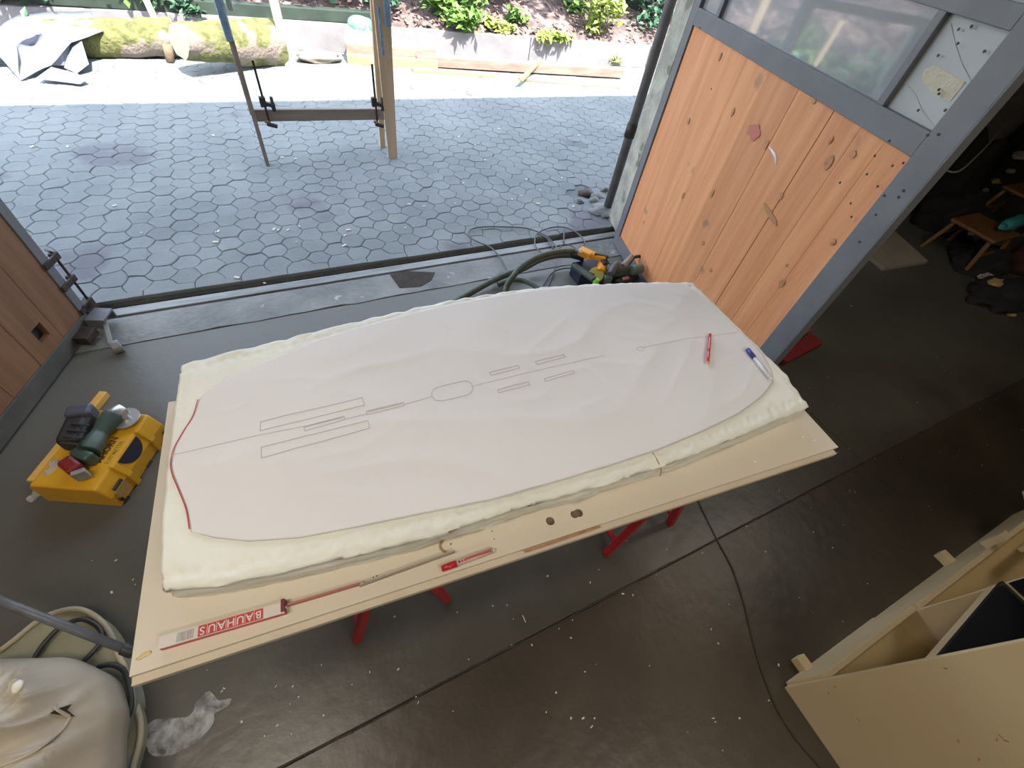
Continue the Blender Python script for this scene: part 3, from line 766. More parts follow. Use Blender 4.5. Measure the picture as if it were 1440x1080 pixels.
fr = root('folding_rule', tuple(P(310, 880, TZ)), 'red and white wooden folding rule, half unfolded on the cream slab', 'folding rule')
ra, rb = P(224, 900, TZ + .018), P(400, 850, TZ + .018)
rx = (rb - ra).normalized(); ry = Vector((-rx.y, rx.x, 0)); RL = (rb - ra).length; rr = RM(rx)
ra.z = rb.z = 0
M_rulew = mat('rule_white', (.66, .62, .58), rough=.4); M_ruler = mat('rule_red', (.52, .05, .05), rough=.4)
for k in range(5):   # stacked sections side by side, narrow edges up
    c = (ra + rb) / 2 + ry * (-.0135 + k * .0042 - .002) + Vector((0, 0, TZ + .009))
    MB().box(c, (RL - (.004 if k % 2 else 0), .0036, .018), rr).build('section', M_rulew if k else M_ruler, fr, bevel=.0004)
# broad printed face
c = (ra + rb) / 2 + ry * .0055 + Vector((0, 0, TZ + .0095))
MB().box((ra + rb) / 2 + ry * (-.006) + Vector((0, 0, TZ + .0185)), (RL, .024, .0012), rr).build('face_strip', M_rulew, fr)
def RU(f, v, z=.0196): return ra + rx * (RL * f) + ry * v + Vector((0, 0, TZ + z))
MB().box((RU(.30, -.006) + RU(.82, -.006)) / 2, ((.52) * RL, .0215, .001), rr).build('printed_band', M_ruler, fr)
MB().box(RU(.20, -.006), (.030, .018, .001), rr).build('barcode', mat('barcode_grey', (.25, .25, .28), (.55, .53, .52), scale=400, rough=.5, stretch=(1, .02, .02)), fr)
for i, ch in enumerate('BAUHAUS'):
    f = .785 - i * .0755
    text(ch, .0215, M_white, fr, RU(f, -.006, .0204), -rx, (0, 0, 1), off=.0002)
    if i < 6: MB().box(RU(f - .0377, -.006, .0203), (.0009, .019, .0006), rr).build('printed_line', M_white, fr)
MB().box(RU(.985, -.001, .010), (.008, .028, .020), rr).build('joint', mat('dark_red_end', (.16, .03, .03), rough=.4), fr, bevel=.001)
pts = [(392, 862), (455, 845), (523, 818), (533, 814), (638, 775)]
q = [P(px, py, TZ + .007) for px, py in ((405, 851), (513, 819))]
MB().beam(q[0], q[1], .0045, .014).build('section', mat('rule_dull_red', (.40, .15, .13), rough=.5), fr, bevel=.0006)
q = [P(px, py, TZ + .007) for px, py in ((380, 863), (404, 854))]
MB().beam(q[0], q[1], .004, .014).build('section', M_rulew, fr, bevel=.0006)
q = [P(px, py, TZ + .007) for px, py in ((505, 822), (639, 774))]
MB().beam(q[0] - Vector((0, .003, 0)), q[1] - Vector((0, .003, 0)), .0038, .014).build('section', mat('rule_grey', (.33, .28, .23), rough=.5), fr, bevel=.0006)
MB().tube([P(509, 820, TZ + .002), P(509, 820, TZ + .016)], .004, 10).build('joint', M_steel, fr)

# ================================================================== YELLOW CASE WITH TOOLS
B0 = P(172, 713); B1 = P(239, 608); BX = (B1 - B0); BL = BX.length; BX.normalize(); BY = Vector((-BX.y, BX.x, 0)); BW = .285; BH = .14
brot = RM(BX)
def B(u, v, z): return B0 + BX * u + BY * v + Vector((0, 0, z))
cs = root('tool_case', tuple(B(BL / 2, BW / 2, 0)), 'yellow plastic tool case on the floor with a cordless grinder on its lid', 'tool case')
def prof(b, u0, u1, top_in=.0):
    """case body: sloped front, slanted ends"""
    sec = [(0, .0), (0, .075), (.030, BH), (BW - .02, BH), (BW, BH - .03), (BW, 0)]
    vs = [B(u0, v, z) for v, z in sec] + [B(u1, v, z) for v, z in sec]; n = len(sec)
    b.poly(vs, [tuple(range(n)), tuple(range(n, 2 * n))[::-1]] + [(i, (i + 1) % n, n + (i + 1) % n, n + i) for i in range(n)])
b = MB(); prof(b, 0, BL); b.build('shell', M_yellow, cs, bevel=.008)
# raised end blocks on the front
for (u0, u1) in ((.10, .125), (.27, .295)):
    b = MB(); vs = [B(u, v, z) for u in (u0, u1) for v, z in ((-.010, 0), (-.010, .075), (.022, BH + .003), (.04, BH + .003), (.03, 0))]
    b.poly(vs, [(0, 1, 2, 3, 4), (9, 8, 7, 6, 5)] + [(i, (i + 1) % 5, 5 + (i + 1) % 5, 5 + i) for i in range(5)]); b.build('rib', M_yellow, cs, bevel=.003)
sn = (BY * -.065 + Vector((0, 0, .03))).normalized(); sup = (BY * .030 + Vector((0, 0, .065))).normalized()
def SF(u, t, n=0): return B(u, 0, .075) + BX * 0 + sup * t + sn * n
srot = Matrix((BX, sup, BX.cross(sup))).transposed()
# dark handle recess
b = MB(); vs = []; n = 18
for k in range(n):
    t = math.pi * k / (n - 1); vs.append(SF(.195, .062, .004) + BX * (.062 * math.cos(t)) - sup * (.058 * math.sin(t)))
vs2 = [v - sn * .010 for v in vs]
b.poly(vs + vs2, [tuple(range(n)), tuple(range(n, 2 * n))[::-1]] + [(i, (i + 1) % n, n + (i + 1) % n, n + i) for i in range(n)]).build('handle_recess', M_navy, cs)
b = MB().box(B(.05, -.003, .058), (.06, .008, .055), brot); b.build('latch_window', mat('amber_window', (.36, .22, .05), (.44, .30, .10), scale=30, rough=.3), cs, bevel=.002)
MB().box(B(.05, -.004, .10), (.05, .010, .008), brot).build('slot', M_dark, cs)
for u in (.02, .345): MB().box(B(u, -.004, .035), (.012, .012, .02), brot).build('latch', M_iron, cs, bevel=.002)
for v in (.06, .12, .18):
    MB().box(B(BL + .001, v, .06), (.006, .008, .09), brot).build('rib', M_yellow, cs, bevel=.001)
for u in (.03, .2, .34): MB().box(B(u, .002, .006), (.03, .014, .012), brot).build('foot', M_dark, cs)
text('AHORN', .034, mat('case_print', (.10, .04, .02), rough=.6), cs, B(.18, .088, BH + .0006), BX, (0, 0, 1), off=.0012)
text('3.00 METER', .022, mat('case_print_light', (.36, .22, .02), rough=.6), cs, B(.17, .055, BH + .0006), BX, (0, 0, 1), off=.0004)

# cordless angle grinder lying on the case
gz = BH + .035
gr = root('angle_grinder', tuple(P(140, 615, BH)), 'green cordless angle grinder with red battery lying on the yellow case', 'grinder')
g0 = P(108, 660, gz); g1 = P(124, 635, gz); g2 = P(140, 610, gz); g3 = P(160, 585, gz); g4 = P(174, 574, gz)
MB().tube(spline([g1, g1.lerp(g2, .5), g2, g2.lerp(g3, .5), g3], 5), [.030 + .012 * abs(math.cos(math.pi * min(1, k / 20))) for k in range(21)], 14).build('body', M_green, gr)
MB().tube([g3, g3.lerp(g4, .45), g4], [.036, .032, .026], 14).build('gear_head', M_steel, gr, bevel=.003)
MB().tube([P(172, 583, gz + .01), P(176, 588, gz - .03)], [.018, .014], 12).build('spindle', M_steel, gr)
q = P(176, 589, BH + .018)
MB().tube([q, q + Vector((0, 0, .006))], .055, 22).build('guard', M_steel, gr)
MB().beam(P(150, 588, gz + .028), P(160, 582, gz + .028), .02, .010).build('switch', M_rail, gr, bevel=.003)
MB().beam(P(112, 648, gz), P(126, 636, gz), .085, .06).build('battery_seat', M_green, gr, bevel=.012)
MB().beam(P(92, 664, gz - .004), P(113, 650, gz - .004), .078, .062).build('battery', mat('battery_red', (.20, .018, .02), rough=.35), gr, bevel=.012)
MB().beam(P(104, 671, gz + .004), P(124, 664, gz + .004), .02, .05).build('battery_clip', M_rail, gr, bevel=.003)
# black tool behind it
bt = root('dust_blower', tuple(P(115, 610, BH)), 'black cordless tool with ribbed body leaning beside the green grinder', 'tool')
MB().beam(P(100, 628, BH + .04), P(118, 588, BH + .04), .085, .085).build('body', M_black, bt, bevel=.02)
MB().beam(P(112, 590, BH + .06), P(119, 574, BH + .06), .088, .07).build('battery', mat('slate_plastic', (.07, .075, .10), rough=.4), bt, bevel=.012)
for k in range(4):
    a = P(98 + k * 5, 624 - k * 9, BH + .086); MB().beam(a - BY * .035, a + BY * .035, .008, .006).build('rib', M_black, bt, bevel=.001)
MB().tube([P(91, 612, BH + .02), P(97, 606, BH + .04)], .018, 10).build('knob', mat('knob_red', (.16, .02, .02), rough=.4), bt)
# yellow bar behind the case
yb = root('wooden_bar', tuple(P(90, 620)), 'yellow wooden bar lying on the floor behind the tool case', 'bar')
MB().beam(P(46, 679, .017), P(148, 553, .017), .035, .034).build('bar', M_yellow_wood, yb, bevel=.004)
# clear film strip
fs_ = root('clear_film', tuple(P(60, 685)), 'crumpled clear plastic film hanging off the yellow tool case', 'plastic film')
b = MB(); q = spline([P(84, 650, .11), P(76, 662, .13), P(64, 675, .09), P(58, 688, .05), P(44, 702, .01)], 5)
b.tube(q, [.012 + .02 * abs(math.sin(k * .7)) * (1 - k / 26) for k in range(len(q))], 7); b.build('film', M_clear, fs_, smooth=False)

# ================================================================== LOWER LEFT: pads, cable, pole, sack
pd = root('dust_pad', tuple(P(110, 930)), 'olive canvas cushion with tan piping under the grey pole', 'cushion')
def pad(pl, z0, z1, par, closed=True):
    pts = spline([P(px, py, z1) for px, py in pl], 6, True)
    inner = [(p.x, p.y) for p in pts]
    MB().prism(inner, z0, z1 - .004).build('canvas', M_pad, par, bevel=.003)
    MB().tube(pts + [pts[0]], .009, 7, cap=False).build('piping', M_piping, par)
pad([(-60, 945), (0, 915), (50, 876), (80, 861), (112, 857), (138, 870), (156, 893), (166, 920), (176, 942), (186, 985), (178, 1010), (160, 1040), (60, 1060), (-40, 1020)], .0, .085, pd)
pd2 = root('dust_pad', tuple(P(170, 1040)), 'lower olive cushion peeking out by the white powder stain', 'cushion')
pad([(188, 990), (197, 1012), (197, 1040), (188, 1075), (176, 1110), (120, 1130), (60, 1100), (110, 1040), (170, 1010)], .0, .045, pd2)
cb = root('rubber_cable', tuple(P(150, 960, .09)), 'dark rubber cable looped over the olive cushion', 'cable')
for pl in ([(48, 926), (62, 905), (85, 882), (112, 871), (130, 876), (141, 886), (143, 900), (132, 915), (112, 935)], [(137, 938), (155, 935), (172, 941), (180, 958), (185, 985), (182, 1005), (170, 1020), (152, 1040), (150, 1056), (146, 1090)]):
    MB().tube(spline([P(px, py, .098) for px, py in pl], 6), .0075, 8).build('loop', M_black, cb)
po = root('grey_pole', tuple(P(185, 920)), 'grey metal pole resting over the cushion at the table corner', 'pole')
MB().tube([P(-70, 818, .34), P(176, 913, .14)], .013, 12).build('tube', mat('grey_tube', (.09, .10, .115), (.14, .15, .165), scale=14, rough=.45), po)
MB().tube([P(172, 911.5, .145), P(188, 918, .13)], .018, 12).build('end_cap', M_black, po, bevel=.003)

sk = root('plastic_sack', (-1.1, .45, 0), 'beige milky plastic sack lying crumpled on the cushion', 'sack')
b = MB(); bm = b.b
out = [(155, 985), (157, 1003), (152, 1040), (150, 1075), (146, 1130), (90, 1190), (-20, 1190), (-130, 1130), (-160, 1050), (-120, 970), (-50, 930), (20, 926), (60, 925), (95, 925), (122, 938), (146, 955)]
ZS = .20
op = spline([P(px, py, ZS) for px, py in out], 8, True); ctr = P(10, 1050, ZS); n = len(op)
rings = []; NRr = 26
def sackz(p, t):
    q = Vector((p.x * 5.5, p.y * 5.5, 0))
    f = (1 - min(1, abs(noise.noise(q)) * 2.6)) ** 2 * .062 + (1 - min(1, abs(noise.noise(q * 2.1 + Vector((3, 8, 0)))) * 3)) ** 2 * .026
    return ZS + .17 * (1 - t ** 2.4) + f * (1 - t ** 4)
cv = bm.verts.new(Vector((ctr.x, ctr.y, sackz(ctr, 0))))
for k in range(1, NRr + 1):
    t = k / NRr; ring = []
    for i, p in enumerate(op):
        q = ctr.lerp(p, t); q.z = sackz(q, t); ring.append(bm.verts.new(q))
    rings.append(ring)
for zz, kk in ((.15, 1.02), (.10, 1.0), (.088, .92)):
    rings.append([bm.verts.new((ctr.x + (p.x - ctr.x) * kk * (1 + .02 * noise.noise(p * 12)), ctr.y + (p.y - ctr.y) * kk * (1 + .02 * noise.noise(p * 12)), zz)) for p in op])
for i in range(n): f = bm.faces.new((cv, rings[0][i], rings[0][(i + 1) % n])); f.smooth = True
for k in range(len(rings) - 1):
    for i in range(n):
        f = bm.faces.new((rings[k][i], rings[k + 1][i], rings[k + 1][(i + 1) % n], rings[k][(i + 1) % n])); f.smooth = True
b.build('film', M_sack, sk)
# torn flap and hem fold
def skp(px, py, up=.004):
    z = .34
    for _ in range(6):
        q = P(px, py, z); d = q - ctr; best = min(range(n), key=lambda i: -(Vector((op[i].x - ctr.x, op[i].y - ctr.y)).normalized().dot(Vector((d.x, d.y)).normalized())))
        R_ = (Vector((op[best].x, op[best].y)) - Vector((ctr.x, ctr.y))).length; t = min(1, Vector((d.x, d.y)).length / R_); z = sackz(q, t)
    return Vector((q.x, q.y, z + up))
q = [skp(*p) for p in ((95, 1006), (97, 998), (116, 992), (108, 1000), (117, 1009), (108, 1008), (95, 1006))]
b = MB(); b.poly(q, [tuple(range(len(q)))]); o = b.build('tear', M_dark, sk)
q = [skp(px, py, .003) for px, py in ((-5, 1080), (30, 1066), (60, 1050), (90, 1028), (113, 1010))]
MB().tube(spline(q, 5), [.0035] * 21, 6).build('hem_fold', M_sack, sk)
q = [skp(px, py, .003) for px, py in ((80, 994), (96, 1000), (112, 1009))]
MB().tube(spline(q, 5), [.004] * 11, 6).build('hem_fold', M_sack, sk)
q = skp(26, 965, .003)
MB().blob((q.x, q.y, q.z), (.012, .016, .008), .3, 2, 2, 4).build('foam_crumb', M_foam, sk)

# powder stain, chips, cable on the floor
b = MB(); pl = [(203, 1040), (205, 1025), (215, 1013), (235, 1011), (262, 1008), (272, 1000), (278, 985), (295, 972), (308, 985), (327, 982), (318, 995), (303, 1002), (300, 1018), (282, 1040), (262, 1052), (240, 1062), (215, 1062)]
q = spline([P(px, py, .0005) for px, py in pl], 3, True)
b.prism([(v.x + .004 * noise.noise(v * 60), v.y + .004 * noise.noise(v * 60 + Vector((5, 5, 0)))) for v in q], .0004, .0028)
tag(b.build('powder_stain', M_powder, loc=tuple(P(260, 1030))), 'whitish powder stain on the dark floor beside the cushion', 'stain')
cl = [(1000, 700, 0), (985, 712, 0), (998, 738, 0), (1010, 762, 0), (1030, 800, 0), (1045, 845, 0), (1056, 890, 0), (1067, 930, 0), (1082, 972, 0), (1097, 1005, 0), (1120, 1040, 0), (1150, 1075, 0), (1172, 1100, 0)]
q = spline([P(px, py, .004) for px, py, _ in cl[1:]], 5)
q = [P(940, 600, .004), P(965, 660, .004)] + q
tag(MB().tube(spline(q, 2), .0030, 7).build('floor_cable', mat('dusty_cable', (.035, .028, .02), rough=.8)), 'thin dark cable running over the floor joint towards the cream cabinet', 'cable')

rc_ = random.Random(11); b = MB()
spots = [(555, 867), (693, 852), (713, 851), (737, 870), (643, 861), (520, 945), (560, 941), (805, 872), (786, 884), (803, 897), (748, 907), (830, 819), (876, 835), (890, 837), (842, 801), (782, 974), (820, 1010), (836, 1010), (832, 1022), (803, 1010), (585, 980), (588, 988), (637, 1000), (1144, 748), (1171, 770), (1050, 740), (1025, 850), (1003, 1010), (1006, 1015), (1081, 985), (1195, 690), (1202, 692), (1230, 645), (1290, 566), (1197, 430), (1000, 885), (1095, 935), (420, 980), (412, 965), (390, 1020), (372, 1035), (315, 968), (312, 972), (388, 965), (340, 1015), (455, 1006), (410, 1032), (190, 822), (187, 815), (157, 833), (163, 788), (129, 788), (770, 810), (880, 760), (1010, 905), (1040, 1010)]
for px, py in spots:
    q = P(px, py, .0015); b.box(q, (rc_.uniform(.003, .011), rc_.uniform(.002, .006), .002), Matrix.Rotation(rc_.uniform(0, 3), 3, 'Z'))
for k in range(170):
    x, y = rc_.uniform(-1.5, 4), rc_.uniform(-1.2, .9)
    s = rc_.uniform(.0012, .004); b.box((x, y, .001), (s * rc_.uniform(.8, 2), s, .0015), Matrix.Rotation(rc_.uniform(0, 3), 3, 'Z'))
q = P(737, 870, .0015); b.beam(q - Vector((.0, .014, 0)), q + Vector((0, .014, 0)), .003, .002)
tag(b.build('debris', M_chip), 'small pale wood and paint chips scattered on the workshop floor', 'debris', kind='stuff')
b = MB()
yl = [(95, 206), (45, 206), (161, 289), (303, 326), (307, 325), (199, 327), (405, 323), (391, 323), (268, 144), (303, 340), (397, 221), (416, 223), (640, 286), (682, 225), (745, 155), (597, 143), (702, 181), (652, 257), (668, 204), (814, 190), (720, 280), (733, 275), (745, 270), (760, 267), (757, 286), (790, 250), (805, 248), (806, 290), (645, 192), (485, 331), (490, 323), (421, 318), (372, 398), (417, 340), (385, 322), (333, 390), (484, 345), (575, 287), (596, 290), (630, 390), (740, 252), (570, 320), (300, 190)]
for px, py in yl:
    q = P(px, py, .006); k = rc_.uniform(.012, .035); b.box(q, (k, k * .5, .004), Matrix.Rotation(rc_.uniform(0, 3), 3, 'Z'))
tag(b.build('debris', mat('dry_flakes', (.62, .60, .48), (.66, .63, .6), rough=.8)), 'dry leaf flakes and pale chips scattered on the grey paving stones', 'debris', kind='stuff')

# ================================================================== CREAM CABINET lower right
cq = P(1103, 967); CX, CY = cq.x, cq.y   # front corner on the floor
cbn = root('open_cabinet', (CX, CY, 0), 'cream painted open cabinet with feet and a dark glass panel inside', 'cabinet')
CW, CDp, CH = 1.9, .75, 1.02
MB().box((CX + .009, CY - CDp / 2, CH / 2), (.018, CDp, CH)).build('side_panel', M_cream, cbn, bevel=.0015)
MB().box((CX + CW - .009, CY - CDp / 2, CH / 2), (.018, CDp, CH)).build('side_panel', M_cream, cbn, bevel=.0015)
MB().box((CX + CW / 2, CY - CDp + .009, CH / 2), (CW - .036, .018, CH)).build('back_panel', M_cream, cbn)
def cyl(px, py): return PPL(px, py, (0, CY, 0), (0, 1, 0))
zt = .215
MB().box((CX + .018 + .28, CY + .0, zt / 2), (.56, .02, zt)).build('plinth', M_cream, cbn, bevel=.0015)
MB().box((CX + .60 + .62, CY - .004, zt / 2), (1.24, .02, zt + .0)).build('plinth', M_cream, cbn, bevel=.0015)
MB().box((CX + CW / 2, CY - .22, .10), (CW - .04, .42, .018)).build('deck', mat('yellowed_cream', (.62, .47, .22), (.66, .51, .26), scale=3, rough=.5), cbn)
MB().box((CX + .588, CY - .33, CH / 2 + .05), (.018, .64, CH - .1)).build('partition', M_cream, cbn, bevel=.001)
for px, py in ((1125, 932), (1325, 783)):
    q = P(px, py, .02); MB().box((q.x + .005, q.y - .045, .022), (.042, .13, .044)).build('foot', M_cream, cbn, bevel=.003)
# inner notch rail right of the second foot
MB().box((CX + 1.22, CY + .02, .24), (.05, .03, .10)).build('rail_cleat', M_cream, cbn, bevel=.002)
MB().box((CX + 1.55, CY - .05, .30), (.62, .02, .08)).build('inner_rail', M_cream, cbn, bevel=.002)
# dark glass tray lying slightly tilted between side panel and partition
u0, u1 = CX + .019, CX + .578
zl, zr_ = .685, .575
for (d0, d1, th, mm, nm) in ((0, .62, .016, M_blackglass, 'dark_panel'), (.004, .62, .045, M_cream, 'panel_frame')):
    o_ = 0 if nm == 'dark_panel' else -.0165
    vs = [(u, CY - d, z + o_ - t_) for t_ in (0, th) for (u, d, z) in ((u0, d0, zl), (u1, d0, zr_), (u1, d1, zr_), (u0, d1, zl))]
    MB().poly(vs, [(0, 1, 2, 3), (7, 6, 5, 4), (0, 4, 5, 1), (1, 5, 6, 2), (2, 6, 7, 3), (3, 7, 4, 0)]).build(nm, mm, cbn, bevel=.001)
MB().box((CX + CW / 2, CY - CDp / 2, CH + .009), (CW, CDp, .018)).build('top_board', M_cream, cbn, bevel=.002)
MB().box((u1 - .002, CY - .31, (zr_ + CH) / 2), (.004, .60, CH - zr_ - .02)).build('dark_panel', M_blackglass, cbn)
# marks on the side panel
for px, py in ((1165, 975), (1174, 966), (1207, 1012), (1330, 940), (1348, 1042), (1402, 1040), (1407, 1035), (1415, 1042), (1377, 1068)):
    q = PPL(px, py, (CX - .0006, 0, 0), (1, 0, 0))
    MB().box(q, (.001, .010, .003), Matrix.Rotation(rc_.uniform(0, 3), 3, 'X')).build('scratch', M_knot, cbn)
# rags at the cabinet's far end
rg = P(1432, 700, .24)
tag(MB().blob((rg.x + .07, rg.y - .03, .27), (.10, .05, .02), .5, 3, 3, 5).build('rag', M_scrapw), 'pale grey work glove lying on the cream cabinet rail', 'glove')

# ================================================================== TOOLS AND HOSES BY THE DOOR
hs = root('vacuum_hose', tuple(P(700, 400)), 'thick dark green vacuum hose curving from the tools behind the foam board', 'hose')
for pl, r in (([(560, 470, .04), (640, 424, .04), (690, 396, .05), (715, 385, .06), (735, 378, .07), (760, 365, .10), (785, 359, .12), (806, 359, .12)], .021),
              ([(712, 425, .05), (712, 405, .10), (722, 388, .18), (738, 372, .24), (760, 360, .26), (785, 354, .22), (806, 353, .16)], .019),
              ([(700, 400, .04), (725, 393, .06), (745, 398, .06), (760, 410, .05), (765, 430, .04)], .018)):
    q = spline([P(*p) for p in pl], 8)
    MB().tube(q, [r * (1 + .05 * (k % 2)) for k in range(len(q))], 12).build('hose', M_hose, hs)
b = MB(); b.tube([P(802, 356, .13), P(822, 361, .13)], [.032, .036], 14); b.build('cuff', M_navy, hs, bevel=.002)
ec = root('extension_cord', tuple(P(720, 340)), 'thin grey extension cord looping over the threshold and paving', 'cord')
for pl in ([(790, 358, .05), (778, 342, .02), (765, 330, .02), (740, 321, .015), (710, 319, .015), (680, 319, .015), (662, 323, .015), (659, 332, .015), (672, 340, .015), (690, 348, .015), (703, 362, .02), (712, 378, .02), (718, 390, .02)],
           [(775, 362, .02), (757, 352, .02), (752, 340, .02), (756, 328, .02), (775, 320, .02), (795, 320, .02), (812, 328, .02), (822, 340, .02), (818, 350, .02)],
           [(755, 328, .02), (770, 336, .02), (778, 350, .02)],
           [(793, 322, .02), (793, 342, .02)],
           [(783, 356, .04), (790, 345, .05), (802, 345, .06), (812, 352, .06)],
           [(770, 405, .02), (778, 385, .02), (782, 372, .02)], [(762, 405, .02), (775, 385, .02), (790, 378, .02), (805, 377, .02)],
           [(695, 397, .02), (697, 390, .03), (706, 384, .03), (718, 386, .03)]):
    MB().tube(spline([P(*p) for p in pl], 7), .0055, 7).build('cord', M_cable, ec)
# black crate / vacuum foot
vb = root('dust_box', tuple(P(832, 395)), 'dark navy plastic box behind the foam board beside the yellow sander', 'box')
b = MB(); q = [P(800, 385), P(812, 402), P(870, 402), P(835, 378)]
b.prism([(v.x, v.y) for v in q], 0, .10); b.build('body', M_navy, vb, bevel=.006)
b = MB(); q = [P(800, 385, .105), P(811, 381, .105), P(838, 390, .105), P(835, 378, .105)]
MB().beam(P(806, 372, .11), P(835, 393, .11), .05, .02).build('lid_rim', M_green, vb, bevel=.003)
ys = root('yellow_sander', tuple(P(835, 375)), 'orange yellow power sander with black grip lying by the door', 'sander')
SZ = .17
MB().beam(P(815, 352, SZ), P(832, 360, SZ), .07, .05).build('nose', M_orange, ys, bevel=.010)
MB().beam(P(828, 357, SZ + .01), P(852, 364, SZ + .01), .045, .045).build('grip', M_orange, ys, bevel=.012)
MB().beam(P(836, 357, SZ + .03), P(856, 361, SZ + .03), .02, .02).build('trigger', M_green, ys, bevel=.004)
MB().tube([P(849, 366, SZ - .02), P(845, 383, SZ - .06)], [.035, .04], 14).build('motor', M_orange, ys, bevel=.003)
MB().beam(P(846, 362, SZ), P(852, 374, SZ - .02), .05, .05).build('collar', M_black, ys, bevel=.01)
MB().tube([P(838, 386, .10), P(838, 388, .075)], .055, 18).build('sanding_disc', mat('sand_pad', (.35, .32, .08), rough=.8), ys)
MB().tube([P(817, 353, SZ + .028), P(817, 353, SZ + .032)], .012, 12).build('badge', M_white, ys)
lc = root('lime_cap', tuple(P(838, 397)), 'bright lime green plastic cap between the yellow and green sanders', 'cap')
q = P(838, 397, .06); MB().tube([q - Vector((0, 0, .05)), q + Vector((0, 0, .03))], [.024, .020], 14).build('cap', M_lime, lc, bevel=.004)
gs = root('green_sander', tuple(P(870, 385)), 'green power sander with grey dust nozzle at the foot of the door', 'sander')
GZ = .13
MB().beam(P(852, 380, GZ), P(884, 378, GZ), .085, .08).build('body', M_green, gs, bevel=.018)
MB().beam(P(848, 392, .08), P(858, 392, .08), .07, .07).build('base', mat('pale_green_plastic', (.09, .14, .12), rough=.4), gs, bevel=.006)
MB().tube([P(858, 386, GZ + .04), P(864, 376, GZ + .06), P(868, 370, GZ + .05)], [.024, .026, .018], 12).build('grip', M_cable, gs, bevel=.003)
MB().tube([P(876, 375, GZ + .03), P(889, 360, GZ + .07)], [.026, .017], 12).build('dust_nozzle', mat('dusty_grey_plastic', (.30, .27, .26), rough=.6), gs)
MB().tube([P(889, 380, GZ + .03), P(902, 377, GZ + .03)], [.034, .034], 16).build('motor_cap', mat('pale_green_plastic', (.09, .14, .12), rough=.4), gs, bevel=.004)
MB().blob(P(880, 392, .05), (.10, .05, .05), .3, 2, 3, 5).build('lower_housing', M_black, gs)
MB().beam(P(876, 392, .10), P(884, 390, .10), .02, .01).build('label', mat('pink_label', (.6, .3, .35), rough=.5), gs)
vh = root('cable_bundle', tuple(P(900, 378)), 'black coiled power cable bundle touching the orange door', 'cable')
for pl, r in (([(884, 372, .12), (892, 362, .16), (905, 361, .17), (911, 368, .14), (913, 378, .10), (908, 388, .06)], .012),
              ([(908, 371, .10), (916, 371, .12), (917, 378, .12), (912, 382, .10), (905, 382, .08)], .006),
              ([(890, 392, .05), (900, 386, .06), (912, 390, .05), (920, 392, .03)], .012)):
    MB().tube(spline([P(*p) for p in pl], 7), r, 8).build('loop', M_black, vh)

# ================================================================== YARD: sawhorse frame with clamps
YF = P(378, 234).y
sh = root('sawhorse', tuple(P(466, 230)), 'wooden work frame of two upright boards and a clamped crossbar in the yard', 'sawhorse')
def upright(px, py, w, d, h, nm, m, yoff=0, lean=0):
    q = P(px, py); q.z = 0
    return MB().beam(q + Vector((0, yoff, 0)), q + Vector((lean, yoff + lean * .3, h)), d, w, up=(1, 0, 0)).build(nm, m, sh, bevel=.002)
lq = P(377, 234); rq = P(553, 223)
# left upright: thin edge towards the doorway, right upright: broad face
MB().beam((lq.x, lq.y + .03, 0), (lq.x, lq.y + .05, 1.44), .06, .03, up=(1, 0, 0)).build('upright', M_timber2, sh, bevel=.002)
MB().box((rq.x + .0, rq.y + .01, .72), (.135, .022, 1.44), Matrix.Rotation(math.pi, 3, 'X'), taper=.62).build('upright', M_timber, sh, bevel=.002)
MB().beam((rq.x - .03, rq.y + .26, 0), (rq.x - .045, rq.y + .04, 1.30), .03, .05, up=(1, 0, 0)).build('rear_leg', M_timber, sh, bevel=.002)
MB().beam((lq.x - .012, lq.y + .16, .35), (lq.x - .012, lq.y + .1, 1.30), .08, .022, up=(1, 0, 0)).build('rear_leg', M_timber2, sh, bevel=.002)
MB().box(((lq.x + rq.x) / 2, lq.y + .02, 1.48), (1.2, .10, .07)).build('top_rail', M_timber2, sh, bevel=.003)
ca = PY(357, 162, YF + .08); cc = PY(545, 160, YF + .08)
MB().beam(ca, cc, .03, .085).build('crossbar', M_timber2, sh, bevel=.002)
